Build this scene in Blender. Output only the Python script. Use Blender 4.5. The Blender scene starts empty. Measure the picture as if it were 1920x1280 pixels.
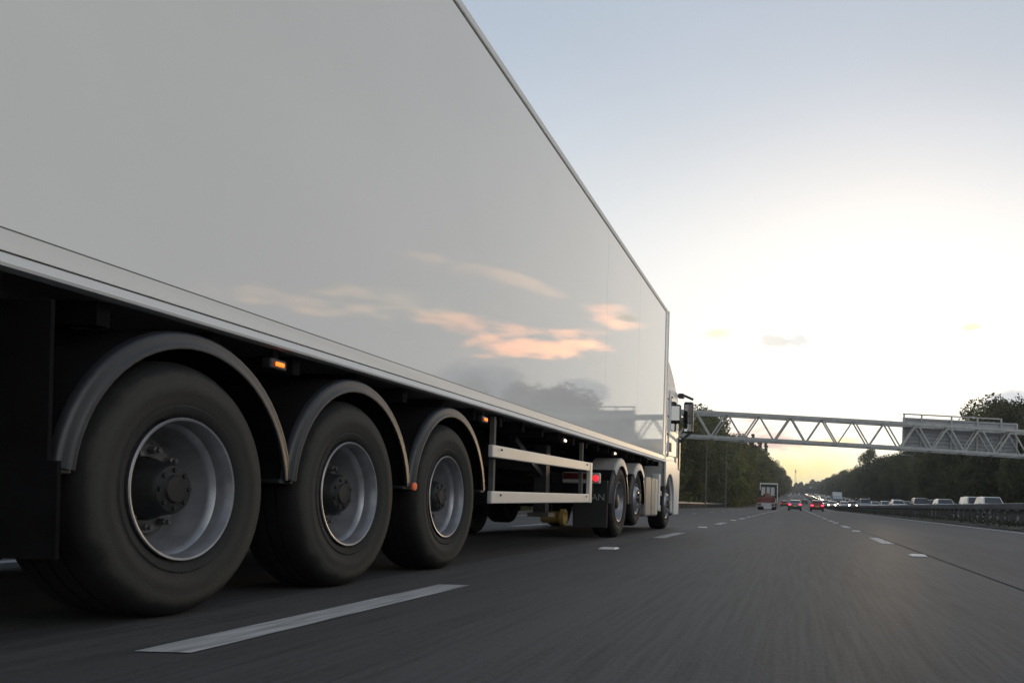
import bpy, bmesh, math, random
from mathutils import Vector
R = math.radians
sc = bpy.context.scene
col = sc.collection

# ------------------------------------------------------------------ camera
F, VX, VY, ROLL, CH = 1550.0, 1490.0, 949.0, R(1.5), 0.565     # focal in px of the 1920 photo, road vanishing point, roll, height
cd = bpy.data.cameras.new('camera'); cam = bpy.data.objects.new('camera', cd); col.objects.link(cam)
cd.sensor_width = 36.0; cd.lens = 36.0 * F / 1920.0
cd.shift_x = -(VX - 960) / 1920.0; cd.shift_y = (VY - 640) / 1920.0
cd.clip_start = 0.05; cd.clip_end = 8000
cam.location = (0, 0, CH); cam.rotation_euler = (R(90), -ROLL, 0)
sc.camera = cam

# ------------------------------------------------------------------ sky, sun, exposure
SUN_EL, SUN_AZ = R(4.0), R(7.0)            # azimuth measured from +Y towards +X
SKYROT = 1
w = bpy.data.worlds.new('World'); sc.world = w; w.use_nodes = True
nt = w.node_tree; N = nt.nodes; LK = nt.links
for n in list(N): N.remove(n)
def nd(t, **k):
    n = N.new(t)
    for a, b in k.items(): setattr(n, a, b)
    return n
def val(sock, v):
    if isinstance(v, (int, float)): sock.default_value = v
    else: LK.new(v, sock)
def mth(op, a, b=None, c=None, clamp=False):
    n = nd('ShaderNodeMath', operation=op); n.use_clamp = clamp
    val(n.inputs[0], a)
    if b is not None: val(n.inputs[1], b)
    if c is not None: val(n.inputs[2], c)
    return n.outputs[0]
def vscale(vsock, s):
    n = nd('ShaderNodeVectorMath', operation='MULTIPLY'); LK.new(vsock, n.inputs[0]); n.inputs[1].default_value = s
    return n.outputs[0]
def noise(vec, scale, detail=5, rough=0.55):
    n = nd('ShaderNodeTexNoise'); LK.new(vec, n.inputs['Vector'])
    n.inputs['Scale'].default_value = scale; n.inputs['Detail'].default_value = detail; n.inputs['Roughness'].default_value = rough
    return n.outputs['Fac']
def smooth(x, lo, hi):
    n = nd('ShaderNodeMapRange', interpolation_type='SMOOTHSTEP'); LK.new(x, n.inputs['Value'])
    n.inputs['From Min'].default_value = lo; n.inputs['From Max'].default_value = hi
    return n.outputs['Result']
def mix(fac, a, b):
    n = nd('ShaderNodeMix', data_type='RGBA'); val(n.inputs['Factor'], fac)
    for s, v in ((n.inputs[6], a), (n.inputs[7], b)):
        if isinstance(v, tuple): s.default_value = (*v, 1)
        else: LK.new(v, s)
    return n.outputs[2]
sky = nd('ShaderNodeTexSky', sky_type='NISHITA'); sky.sun_disc = False
sky.sun_elevation = SUN_EL; sky.sun_rotation = SKYROT * SUN_AZ; sky.altitude = 50
sky.air_density = 1.0; sky.dust_density = 1.0; sky.ozone_density = 1.0
tc = nd('ShaderNodeTexCoord'); sep = nd('ShaderNodeSeparateXYZ'); LK.new(tc.outputs['Generated'], sep.inputs[0])
dx, dy, dz = sep.outputs
AZ = mth('MULTIPLY', mth('ARCTAN2', dx, dy), 57.2958)            # degrees right of the road
EL = mth('MULTIPLY', mth('ARCSINE', dz), 57.2958)
def vm(op, a, b):
    n = nd('ShaderNodeVectorMath', operation=op)
    for i, v in enumerate((a, b)):
        if isinstance(v, tuple): n.inputs[i].default_value = v
        else: LK.new(v, n.inputs[i])
    return n.outputs[0]
KCAP = 20.0                                # hazy air round the low sun: its glare levels off instead of climbing without end
skyc = vm('DIVIDE', vm('MULTIPLY', sky.outputs[0], (KCAP * 1.12,) * 3), vm('ADD', sky.outputs[0], (KCAP,) * 3))
hsv = nd('ShaderNodeHueSaturation'); hsv.inputs['Saturation'].default_value = 0.72; LK.new(skyc, hsv.inputs['Color'])
skyc = vm('MULTIPLY', hsv.outputs[0], (0.98, 1.0, 1.03))
# thin high veil makes the air paler, as in the photograph
veil = mth('MULTIPLY', smooth(noise(vscale(tc.outputs['Generated'], (1.2, 1.2, 4.0)), 1.6, 4), 0.35, 0.75), 0.04)
VEIL = (3.9, 4.6, 5.9)
skyc = mix(mth("ADD", veil, 0.20), skyc, VEIL)
n_fine = noise(vscale(tc.outputs['Generated'], (1, 1, 2.0)), 19.0, 8, 0.6)
n_streak = noise(vscale(tc.outputs['Generated'], (1, 1, 3.6)), 17.0, 8, 0.62)
n_big = noise(vscale(tc.outputs['Generated'], (1, 1, 3.2)), 4.2, 5, 0.55)
def cloud(base, az, el, sa, se, colour, strength, tilt=0.0, k=1.5, soft=0.55, nz=None):
    """a bank of cloud centred on a compass bearing and a height above the horizon (degrees)"""
    a = mth('SUBTRACT', AZ, az)
    e = mth('SUBTRACT', mth('SUBTRACT', EL, el), mth('MULTIPLY', a, tilt))
    q = mth('ADD', mth('POWER', mth('ABSOLUTE', mth('DIVIDE', a, sa)), 2.0), mth('POWER', mth('ABSOLUTE', mth('DIVIDE', e, se)), 2.0))
    m = mth('ADD', mth('SUBTRACT', 1.0, q), mth('MULTIPLY', mth('SUBTRACT', nz or n_fine, 0.5), k * 2))
    f = mth('MULTIPLY', smooth(m, 0.25, 0.25 + soft), strength)
    return mix(f, base, colour)
PINK = (24.0, 11.8, 6.4); PEACH = (20.0, 12.4, 7.0); SLATE = (1.4, 1.6, 2.0); CREAM = (11.0, 8.6, 5.4)
low = nd('ShaderNodeMapRange', interpolation_type='SMOOTHSTEP'); LK.new(EL, low.inputs['Value'])
for k_, v_ in (('From Min', 28.0), ('From Max', 6.0), ('To Min', 0.0), ('To Max', 0.65)): low.inputs[k_].default_value = v_
skyc = mix(low.outputs['Result'], skyc, (4.75, 4.7, 4.6))           # milky layer of air above the horizon
CL = [  # az, el, sa, se, colour, strength, tilt, k, soft
    (0.0, 2.4, 9.5, 3.0, (7.8, 5.7, 0.9), 0.94, 0.0, 0.5, 1.4),
    (27.0, 11.6, 8.0, 1.3, CREAM, 0.8, -0.02, 2.0, 1.3, n_streak),
    (30.0, 11.4, 6.5, 0.9, PEACH, 0.8, -0.04, 2.2, 1.2, n_streak),
    (21.0, 10.8, 5.0, 1.1, PINK, 0.75, 0.02, 2.4, 1.1, n_streak),
    (17.6, 9.9, 5.6, 0.95, PINK, 1.0, -0.05, 2.4, 0.9, n_streak),
    (15.2, 10.7, 2.8, 0.9, PINK, 0.75, -0.08, 2.0, 1.0, n_streak),
    (12.4, 12.3, 2.4, 1.0, PINK, 0.95, 0.12, 1.3, 1.0, n_streak),
    (18.8, 14.0, 3.0, 0.6, PEACH, 0.3, 0.22, 2.4, 1.2, n_streak),
    (24.0, 14.6, 2.6, 0.6, PEACH, 0.3, 0.1, 2.2, 1.2, n_streak),
    (108.0, 27.0, 50.0, 26.0, (21.0, 20.2, 19.2), 0.92, 0.0, 0.5, 1.6, n_big),       # unseen bright cloud deck added at the right to light the trailer side
    (34.0, 5.4, 9.0, 2.6, SLATE, 0.75, 0.0, 0.9, 0.8),
    (21.4, 5.2, 5.6, 4.4, SLATE, 0.95, 0.0, 0.8, 0.5),
    (15.6, 4.6, 4.2, 3.5, SLATE, 0.95, 0.0, 0.9, 0.5),
    (14.4, 7.3, 2.2, 1.3, (3.5, 3.55, 3.7), 0.95, 0.0, 1.0, 0.6),
    (-1.4, 11.3, 1.5, 0.5, (4.0, 3.9, 3.65), 0.75, 0.0, 2.0, 0.8),
    (-0.2, 11.4, 1.3, 0.5, (3.8, 3.8, 3.8), 0.75, 0.0, 2.0, 0.8),
    (1.6, 11.2, 0.9, 0.3, (4.8, 4.7, 4.6), 0.6, 0.0, 1.3, 0.8),
    (-5.6, 11.6, 1.5, 0.45, (4.8, 4.5, 3.2), 0.8, 0.12, 1.3, 0.9),
    (11.8, 12.3, 0.9, 0.3, (4.9, 4.5, 2.9), 0.8, 0.12, 1.3, 0.9),
    (-3.6, 4.7, 6.5, 1.3, (4.6, 3.2, 2.7), 0.85, -0.03, 2.0, 0.9, n_streak),
    (-1.5, 4.3, 2.2, 0.35, (4.8, 3.3, 2.7), 0.7, 0.05, 1.2, 0.8),
    (2.5, 4.6, 2.5, 0.3, (9, 6, 2.4), 0.6, 0.05, 1.2, 0.8),
]
for c in CL: skyc = cloud(skyc, *c)
bg = nd('ShaderNodeBackground'); LK.new(skyc, bg.inputs['Color']); bg.inputs['Strength'].default_value = 0.09
wo = nd('ShaderNodeOutputWorld'); LK.new(bg.outputs[0], wo.inputs['Surface'])

sd = Vector((math.sin(SUN_AZ) * math.cos(SUN_EL), math.cos(SUN_AZ) * math.cos(SUN_EL), math.sin(SUN_EL)))
ld = bpy.data.lights.new('sun', 'SUN'); ld.energy = 0.2; ld.angle = R(1.5); ld.color = (1.0, 0.72, 0.42)
sun = bpy.data.objects.new('sun', ld); col.objects.link(sun); sun.rotation_euler = (-sd).to_track_quat('-Z', 'Y').to_euler()
sun.location = (0, 0, 60)
vs = sc.view_settings; vs.view_transform = 'Standard'; vs.look = 'None'; vs.exposure = 1.36; vs.gamma = 1.0; vs.use_curve_mapping = False
sc.cycles.max_bounces = 6; sc.cycles.sample_clamp_indirect = 4.0; sc.cycles.use_denoising = True

# ------------------------------------------------------------------ helpers
def P(px, py, D):
    u, v = px - VX, VY - py
    c, s = math.cos(ROLL), math.sin(ROLL)
    return Vector(((u * c - v * s) * D / F, D, CH + (u * s + v * c) * D / F))
def zroad(y):
    s = 0.0192
    if y < 120: return 0.0
    if y < 260: return s * (y - 120) ** 2 / 280.0
    return s * (70 + (y - 260))

class MB:
    def __init__(s, tr=None): s.v = []; s.f = []; s.tr = tr
    def add(s, vs_, fs):
        b = len(s.v)
        for p in vs_: s.v.append(s.tr(*p) if s.tr else tuple(p))
        for f in fs: s.f.append(tuple(b + i for i in f))
        return s
    def box(s, x0, x1, y0, y1, z0, z1):
        return s.hexa([(x0, y0, z0), (x1, y0, z0), (x1, y1, z0), (x0, y1, z0), (x0, y0, z1), (x1, y0, z1), (x1, y1, z1), (x0, y1, z1)])
    def hexa(s, p):
        return s.add(p, [(0, 3, 2, 1), (4, 5, 6, 7), (0, 1, 5, 4), (1, 2, 6, 5), (2, 3, 7, 6), (3, 0, 4, 7)])
    def ring(s, c, a, b, r, n):
        return [tuple(c + a * (r * math.cos(2 * math.pi * i / n)) + b * (r * math.sin(2 * math.pi * i / n))) for i in range(n)]
    def tube(s, pts, rs, n=8, cap=True):
        pts = [Vector(p) for p in pts]
        if not isinstance(rs, (list, tuple)): rs = [rs] * len(pts)
        vs_ = []
        for i, p in enumerate(pts):
            d = (pts[min(i + 1, len(pts) - 1)] - pts[max(i - 1, 0)]).normalized()
            a = d.cross(Vector((0, 0, 1)) if abs(d.z) < 0.9 else Vector((1, 0, 0))).normalized(); b = d.cross(a)
            vs_ += s.ring(p, a, b, rs[i], n)
        fs = []
        for i in range(len(pts) - 1):
            for j in range(n):
                k = (j + 1) % n
                fs.append((i * n + j, i * n + k, (i + 1) * n + k, (i + 1) * n + j))
        if cap: fs += [tuple(range(n))[::-1], tuple((len(pts) - 1) * n + j for j in range(n))]
        return s.add(vs_, fs)
    def beam(s, p0, p1, wd, hd=None):
        """square bar between two points"""
        p0, p1 = Vector(p0), Vector(p1); hd = hd or wd
        d = (p1 - p0).normalized(); a = d.cross(Vector((0, 1, 0)) if abs(d.y) < 0.9 else Vector((1, 0, 0))).normalized(); b = d.cross(a)
        q = [p0 - a * wd / 2 - b * hd / 2, p0 + a * wd / 2 - b * hd / 2, p0 + a * wd / 2 + b * hd / 2, p0 - a * wd / 2 + b * hd / 2]
        return s.hexa([tuple(x) for x in q] + [tuple(x + p1 - p0) for x in q])
    def lathe(s, prof, c=(0, 0, 0), n=32, axis='x', closed=False):
        vs_ = []; m = len(prof)
        for (t, r) in prof:
            for i in range(n):
                a = 2 * math.pi * i / n
                if axis == 'x': vs_.append((c[0] + t, c[1] + r * math.cos(a), c[2] + r * math.sin(a)))
                elif axis == 'y': vs_.append((c[0] + r * math.cos(a), c[1] + t, c[2] + r * math.sin(a)))
                else: vs_.append((c[0] + r * math.cos(a), c[1] + r * math.sin(a), c[2] + t))
        fs = []
        for i in range(m if closed else m - 1):
            i2 = (i + 1) % m
            for j in range(n):
                k = (j + 1) % n
                fs.append((i * n + j, i * n + k, i2 * n + k, i2 * n + j))
        if not closed:
            if prof[0][1] > 1e-4: fs.append(tuple(range(n))[::-1])
            if prof[-1][1] > 1e-4: fs.append(tuple((m - 1) * n + j for j in range(n)))
        return s.add(vs_, fs)
    def prism(s, poly, x0, x1):
        """polygon of (y,z) extruded along x"""
        n = len(poly)
        vs_ = [(x0, y, z) for y, z in poly] + [(x1, y, z) for y, z in poly]
        fs = [tuple(range(n))[::-1], tuple(n + i for i in range(n))]
        fs += [(i, (i + 1) % n, n + (i + 1) % n, n + i) for i in range(n)]
        return s.add(vs_, fs)
    def sweep(s, prof, ys, zf=lambda y: 0.0, closed=True):
        """profile of (x,z) extruded along y"""
        n = len(prof); vs_ = []
        for y in ys: vs_ += [(x, y, z + zf(y)) for x, z in prof]
        fs = []
        for i in range(len(ys) - 1):
            for j in range(n if closed else n - 1):
                k = (j + 1) % n
                fs.append((i * n + j, i * n + k, (i + 1) * n + k, (i + 1) * n + j))
        if closed: fs += [tuple(range(n))[::-1], tuple((len(ys) - 1) * n + j for j in range(n))]
        return s.add(vs_, fs)
    def loft(s, secs, cap=True):
        n = len(secs[0]); vs_ = [p for q in secs for p in q]; fs = []
        for i in range(len(secs) - 1):
            for j in range(n):
                k = (j + 1) % n
                fs.append((i * n + j, i * n + k, (i + 1) * n + k, (i + 1) * n + j))
        if cap: fs += [tuple(range(n))[::-1], tuple((len(secs) - 1) * n + j for j in range(n))]
        return s.add(vs_, fs)
    def mesh(s, name, m, org=(0, 0, 0), smooth=None, fix=True):
        me = bpy.data.meshes.new(name)
        me.from_pydata([(p[0] - org[0], p[1] - org[1], p[2] - org[2]) for p in s.v], [], s.f)
        if fix:
            bm = bmesh.new(); bm.from_mesh(me); bmesh.ops.recalc_face_normals(bm, faces=bm.faces); bm.to_mesh(me); bm.free()
        if m: me.materials.append(m)
        if smooth:
            me.polygons.foreach_set('use_smooth', [True] * len(me.polygons)); me.set_sharp_from_angle(angle=R(smooth))
        me.update(); return me
    def build(s, name, m, parent=None, org=(0, 0, 0), smooth=None, bevel=None, fix=True):
        o = bpy.data.objects.new(name, s.mesh(name, m, org, smooth, fix)); col.objects.link(o)
        if parent: o.parent = parent
        if bevel:
            b = o.modifiers.new('bevel', 'BEVEL'); b.width = bevel; b.segments = 2; b.limit_method = 'ANGLE'; b.angle_limit = R(35)
        return o
def tag(o, label, cat, group=None, kind=None):
    if label: o['label'] = label
    if cat: o['category'] = cat
    if group: o['group'] = group
    if kind: o['kind'] = kind
    return o
def empty(name, loc=(0, 0, 0), parent=None, rz=0):
    o = bpy.data.objects.new(name, None); col.objects.link(o); o.location = loc; o.rotation_euler = (0, 0, rz)
    o.empty_display_size = 0.2
    if parent: o.parent = parent
    return o
def inst(name, me, parent=None, loc=(0, 0, 0), rz=0, scale=None):
    o = bpy.data.objects.new(name, me); col.objects.link(o); o.location = loc; o.rotation_euler = (0, 0, rz)
    if parent: o.parent = parent
    if scale: o.scale = scale
    return o
KIDS = {}
def copy_tree(o, parent=None):
    c = o.copy(); col.objects.link(c)
    if parent: c.parent = parent
    for ch in [x for x in o.children]: copy_tree(ch, c)
    return c

# ------------------------------------------------------------------ materials
def mat(name, colour, rough=0.5, metal=0.0, var=0.0, vscale_=(8, 8, 8), bump=0.0, bscale=60.0, spec=0.5, coat=0.0, emit=None, estr=0.0, col2=None, det=4):
    m = bpy.data.materials.new(name); m.use_nodes = True
    t = m.node_tree; b = t.nodes['Principled BSDF']
    b.inputs['Base Color'].default_value = (*colour, 1); b.inputs['Roughness'].default_value = rough
    b.inputs['Metallic'].default_value = metal; b.inputs['Specular IOR Level'].default_value = spec
    b.inputs['Coat Weight'].default_value = coat; b.inputs['Coat Roughness'].default_value = 0.04
    if emit: b.inputs['Emission Color'].default_value = (*emit, 1); b.inputs['Emission Strength'].default_value = estr
    if var or bump or col2:
        tc_ = t.nodes.new('ShaderNodeTexCoord'); mp = t.nodes.new('ShaderNodeMapping'); mp.inputs['Scale'].default_value = vscale_
        t.links.new(tc_.outputs['Object'], mp.inputs['Vector'])
        nz = t.nodes.new('ShaderNodeTexNoise'); nz.inputs['Scale'].default_value = 1.0; nz.inputs['Detail'].default_value = det
        t.links.new(mp.outputs[0], nz.inputs['Vector'])
        if var or col2:
            rp = t.nodes.new('ShaderNodeValToRGB'); rp.color_ramp.elements[0].position = 0.3; rp.color_ramp.elements[1].position = 0.7
            a = tuple(c * (1 - var) for c in colour); d = col2 or tuple(min(1, c * (1 + var)) for c in colour)
            rp.color_ramp.elements[0].color = (*a, 1); rp.color_ramp.elements[1].color = (*d, 1)
            t.links.new(nz.outputs['Fac'], rp.inputs['Fac']); t.links.new(rp.outputs[0], b.inputs['Base Color'])
        if bump:
            n2 = t.nodes.new('ShaderNodeTexNoise'); n2.inputs['Scale'].default_value = bscale; n2.inputs['Detail'].default_value = 3
            t.links.new(tc_.outputs['Object'], n2.inputs['Vector'])
            bp = t.nodes.new('ShaderNodeBump'); bp.inputs['Strength'].default_value = bump; bp.inputs['Distance'].default_value = 0.02
            t.links.new(n2.outputs['Fac'], bp.inputs['Height']); t.links.new(bp.outputs[0], b.inputs['Normal'])
    return m
def emis(name, colour, strength, base=(0.3, 0.05, 0.03)):
    return mat(name, base, 0.25, emit=colour, estr=strength)

M = {}
M['panel'] = mat('trailer_panel', (0.79, 0.772, 0.74), 0.03, var=0.02, vscale_=(0.5, 0.7, 1.3), spec=0.27, bump=0.004, bscale=1.3)
M['rail_alu'] = mat('anodised_rail', (0.74, 0.72, 0.68), 0.42, metal=0.0, var=0.06, vscale_=(4, 0.6, 20))
M['lip'] = mat('pale_lip', (0.64, 0.625, 0.60), 0.45, metal=0.0, var=0.05, vscale_=(4, 0.8, 20))
M['seam'] = mat('dark_seam', (0.09, 0.09, 0.085), 0.6)
M['chassis'] = mat('chassis_black', (0.005, 0.005, 0.0055), 0.9, var=0.4, vscale_=(5, 5, 5), spec=0.12)
M['plastic'] = mat('mudguard_plastic', (0.016, 0.017, 0.020), 0.42, var=0.25, vscale_=(6, 6, 6), bump=0.06, bscale=30)
M['tyre'] = mat('tyre_rubber', (0.019, 0.0185, 0.0175), 0.8, var=0.35, vscale_=(7, 7, 7), bump=0.12, bscale=90, spec=0.3)
def tyre_mat():
    m = mat('dusty_shaded_tyre', (0.017, 0.0165, 0.016), 0.82, bump=0.12, bscale=90, spec=0.25); t = m.node_tree; b = t.nodes['Principled BSDF']
    g_ = t.nodes.new('ShaderNodeTexCoord'); sx = t.nodes.new('ShaderNodeSeparateXYZ'); t.links.new(g_.outputs['Object'], sx.inputs[0])
    cb = t.nodes.new('ShaderNodeCombineXYZ'); t.links.new(sx.outputs[1], cb.inputs[1]); t.links.new(sx.outputs[2], cb.inputs[2])
    ln = t.nodes.new('ShaderNodeVectorMath'); ln.operation = 'LENGTH'; t.links.new(cb.outputs[0], ln.inputs[0])
    nz = t.nodes.new('ShaderNodeTexNoise'); nz.inputs['Scale'].default_value = 9; nz.inputs['Detail'].default_value = 6; t.links.new(g_.outputs['Object'], nz.inputs['Vector'])
    ad = t.nodes.new('ShaderNodeMath'); ad.operation = 'MULTIPLY_ADD'; t.links.new(nz.outputs['Fac'], ad.inputs[0]); ad.inputs[1].default_value = .05; t.links.new(ln.outputs['Value'], ad.inputs[2])
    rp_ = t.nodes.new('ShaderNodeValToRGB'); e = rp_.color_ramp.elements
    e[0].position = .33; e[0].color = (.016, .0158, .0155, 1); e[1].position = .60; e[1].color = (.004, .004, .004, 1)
    for p_, c_ in ((.365, (.022, .0215, .020)), (.40, (.036, .034, .030)), (.43, (.030, .0285, .025)), (.47, (.046, .043, .036)), (.50, (.038, .0355, .030)), (.522, (.010, .010, .0098)), (.545, (.005, .005, .005))):  # dusty sidewall ring; shoulder and tread blackened, shade painted into the colour
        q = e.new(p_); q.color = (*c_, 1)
    t.links.new(ad.outputs[0], rp_.inputs['Fac']); t.links.new(rp_.outputs[0], b.inputs['Base Color']); return m
M['dusty_shaded_tyre'] = tyre_mat()
M['rim'] = mat('rim_steel', (0.25, 0.255, 0.272), 0.38, metal=0.55, var=0.22, vscale_=(9, 9, 9))
M['hub'] = mat('hub_iron', (0.010, 0.010, 0.010), 0.55, metal=0.2, var=0.3, vscale_=(20, 20, 20))
M['disc'] = mat('rim_disc', (0.12, 0.118, 0.115), 0.5, metal=0.4, var=0.4, vscale_=(16, 16, 16))
M['guard'] = mat('side_guard_alu', (0.58, 0.565, 0.53), 0.4, metal=0.2, var=0.05, vscale_=(3, 2, 6))
M['white_paint'] = mat('cab_paint', (0.58, 0.58, 0.57), 0.38, spec=0.22, coat=0.0, var=0.03, vscale_=(2, 2, 2))
M['grey_plastic'] = mat('grey_guard', (0.33, 0.33, 0.315), 0.5, var=0.1, vscale_=(6, 6, 6))
M['dark_trim'] = mat('dark_trim', (0.02, 0.02, 0.021), 0.45)
M['glass'] = mat('tinted_glass', (0.012, 0.013, 0.014), 0.04, spec=0.9)
M['screen'] = mat('windscreen_glass', (0.02, 0.021, 0.023), 0.05, spec=0.9)
M['mirror'] = mat('mirror_glass', (0.8, 0.8, 0.8), 0.03, metal=1.0)
M['mirror_dim'] = mat('mirror_glass_dim', (0.32, 0.32, 0.33), 0.05, metal=1.0)  # same mirror glass, a darker reflection put into its colour
M['tank'] = mat('tank_alu', (0.21, 0.205, 0.195), 0.5, metal=0.3, var=0.1, vscale_=(8, 8, 8))
M['amber'] = emis('amber_lamp', (1.0, 0.15, 0.01), 0.8, (0.6, 0.2, 0.03))
M['glowing_reflector'] = mat('glowing_reflector', (0.6, 0.12, 0.05), 0.3, emit=(1, 0.2, 0.06), estr=0.05)  # glow put into the colour, though it is no lamp
M['pale_lamp'] = emis('pale_lamp', (1.0, 0.75, 0.5), 2.5, (0.6, 0.4, 0.2))
M['red_lamp'] = emis('red_lamp', (1.0, 0.02, 0.03), 0.6, (0.4, 0.01, 0.01))
M['brake'] = emis('brake_lamp', (1.0, 0.035, 0.07), 2.0, (0.4, 0.01, 0.01))
M['red_off'] = mat('red_lens', (0.06, 0.006, 0.006), 0.3)
M['head'] = emis('headlamp', (1.0, 0.90, 0.72), 9.0, (0.8, 0.8, 0.8))
M['head_far'] = emis('headlamp_far', (1.0, 0.82, 0.55), 3.5, (0.8, 0.8, 0.8))
M['head_off'] = mat('headlamp_lens', (0.55, 0.56, 0.58), 0.1, metal=0.3)
M['steel'] = mat('galvanised_steel', (0.42, 0.41, 0.39), 0.55, metal=0.2, var=0.15, vscale_=(3, 3, 3))
M['rail'] = mat('barrier_steel', (0.17, 0.17, 0.175), 0.5, metal=0.45, var=0.25, vscale_=(3, 0.7, 6))
M['post'] = mat('barrier_post', (0.07, 0.068, 0.062), 0.7, var=0.3, vscale_=(6, 6, 6))
M['sign_back'] = mat('sign_back', (0.36, 0.36, 0.365), 0.6, metal=0.0, var=0.1, vscale_=(1.5, 1.5, 1.5))
M['concrete'] = mat('bridge_concrete', (0.07, 0.066, 0.06), 0.85, var=0.2, vscale_=(0.3, 0.3, 0.3))
M['plate_y'] = mat('rear_plate', (0.7, 0.55, 0.05), 0.4); M['plate_w'] = mat('front_plate', (0.75, 0.75, 0.72), 0.4)
M['yellow'] = mat('yellow_paint', (0.25, 0.17, 0.05), 0.5, var=0.2, vscale_=(15, 15, 15))
M['letter'] = mat('faded_lettering', (0.30, 0.30, 0.30), 0.6)
M['bark'] = mat('bark', (0.055, 0.045, 0.035), 0.9, var=0.4, vscale_=(3, 3, 1))
M['faded_red'] = mat('faded_red_board', (0.20, 0.055, 0.04), 0.6, var=0.35, vscale_=(4, 4, 4))
M['lamp'] = mat('lamp_column', (0.13, 0.13, 0.125), 0.6, metal=0.2, var=0.2, vscale_=(4, 4, 1))
PAINT = {}
for k, c in dict(silver=(0.42, 0.43, 0.44), white=(0.72, 0.72, 0.70), black=(0.012, 0.012, 0.014), red=(0.30, 0.015, 0.012), blue=(0.03, 0.05, 0.12), grey=(0.12, 0.125, 0.13), bronze=(0.16, 0.12, 0.09), gold=(0.35, 0.29, 0.18)).items():
    PAINT[k] = mat('car_paint_' + k, c, 0.25, metal=0.25 if k not in ('white', 'red') else 0.0, coat=0.7)

def leaf_mat(name, c1, c2):
    m = bpy.data.materials.new(name); m.use_nodes = True; t = m.node_tree; b = t.nodes['Principled BSDF']
    b.inputs['Roughness'].default_value = 0.75; b.inputs['Specular IOR Level'].default_value = 0.25
    g = t.nodes.new('ShaderNodeTexCoord'); nz = t.nodes.new('ShaderNodeTexNoise'); nz.inputs['Scale'].default_value = 0.45; nz.inputs['Detail'].default_value = 5
    t.links.new(g.outputs['Object'], nz.inputs['Vector'])
    oi = t.nodes.new('ShaderNodeObjectInfo')
    rp = t.nodes.new('ShaderNodeValToRGB'); rp.color_ramp.elements[0].position = 0.32; rp.color_ramp.elements[1].position = 0.68
    rp.color_ramp.elements[0].color = (*c1, 1); rp.color_ramp.elements[1].color = (*c2, 1)
    t.links.new(nz.outputs['Fac'], rp.inputs['Fac'])
    mx = t.nodes.new('ShaderNodeHueSaturation')
    mr = t.nodes.new('ShaderNodeMapRange'); mr.inputs['To Min'].default_value = 0.65; mr.inputs['To Max'].default_value = 1.25
    t.links.new(oi.outputs['Random'], mr.inputs['Value']); t.links.new(mr.outputs[0], mx.inputs['Value'])
    mh = t.nodes.new('ShaderNodeMapRange'); mh.inputs['To Min'].default_value = 0.475; mh.inputs['To Max'].default_value = 0.51
    t.links.new(oi.outputs['Random'], mh.inputs['Value']); t.links.new(mh.outputs[0], mx.inputs['Hue'])
    t.links.new(rp.outputs[0], mx.inputs['Color']); t.links.new(mx.outputs[0], b.inputs['Base Color'])
    tr = t.nodes.new('ShaderNodeBsdfTranslucent'); t.links.new(mx.outputs[0], tr.inputs['Color'])
    ms = t.nodes.new('ShaderNodeMixShader'); ms.inputs[0].default_value = 0.3
    out = t.nodes['Material Output']; t.links.new(b.outputs[0], ms.inputs[1]); t.links.new(tr.outputs[0], ms.inputs[2]); t.links.new(ms.outputs[0], out.inputs['Surface'])
    return m
M['leaf'] = leaf_mat('leaf', (0.046, 0.057, 0.022), (0.15, 0.158, 0.058))
M['leaf_olive'] = leaf_mat('leaf_olive', (0.10, 0.112, 0.026), (0.22, 0.225, 0.06))
M['needle'] = leaf_mat('needle', (0.020, 0.028, 0.014), (0.055, 0.060, 0.028))

def road_mat():
    m = bpy.data.materials.new('asphalt'); m.use_nodes = True; t = m.node_tree; b = t.nodes['Principled BSDF']
    g = t.nodes.new('ShaderNodeTexCoord')
    def nz(scale, det, s=1.0, rough=0.6):
        mp = t.nodes.new('ShaderNodeMapping'); mp.inputs['Scale'].default_value = scale; t.links.new(g.outputs['Object'], mp.inputs['Vector'])
        n = t.nodes.new('ShaderNodeTexNoise'); n.inputs['Scale'].default_value = s; n.inputs['Detail'].default_value = det; n.inputs['Roughness'].default_value = rough
        t.links.new(mp.outputs[0], n.inputs['Vector']); return n.outputs['Fac']
    def mm(op, a, b_):
        n = t.nodes.new('ShaderNodeMath'); n.operation = op
        for i, v in enumerate((a, b_)):
            if isinstance(v, (int, float)): n.inputs[i].default_value = v
            else: t.links.new(v, n.inputs[i])
        return n.outputs[0]
    streak = nz((30, 0.9, 1), 4)           # fine drag lines left along the lanes by tyres
    lane = nz((1.1, 0.015, 1), 2)          # broad polished wheel tracks
    blot = nz((0.5, 0.12, 1), 4)
    grain = nz((55, 22, 40), 3)
    f = mm('ADD', mm('ADD', mm('MULTIPLY', streak, 0.42), mm('MULTIPLY', lane, 0.30)), mm('ADD', mm('MULTIPLY', blot, 0.18), mm('MULTIPLY', grain, 0.20)))
    rp = t.nodes.new('ShaderNodeValToRGB'); rp.color_ramp.elements[0].position = 0.40; rp.color_ramp.elements[1].position = 0.60
    rp.color_ramp.elements[0].color = (0.011, 0.0110, 0.0111, 1); rp.color_ramp.elements[1].color = (0.054, 0.0537, 0.0535, 1)
    t.links.new(f, rp.inputs['Fac']); t.links.new(rp.outputs[0], b.inputs['Base Color'])
    b.inputs['Roughness'].default_value = 0.70; b.inputs['Specular IOR Level'].default_value = 0.40
    bp = t.nodes.new('ShaderNodeBump'); bp.inputs['Strength'].default_value = 0.35; bp.inputs['Distance'].default_value = 0.006
    t.links.new(grain, bp.inputs['Height']); t.links.new(bp.outputs[0], b.inputs['Normal'])
    return m
M['asphalt'] = road_mat()
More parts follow.
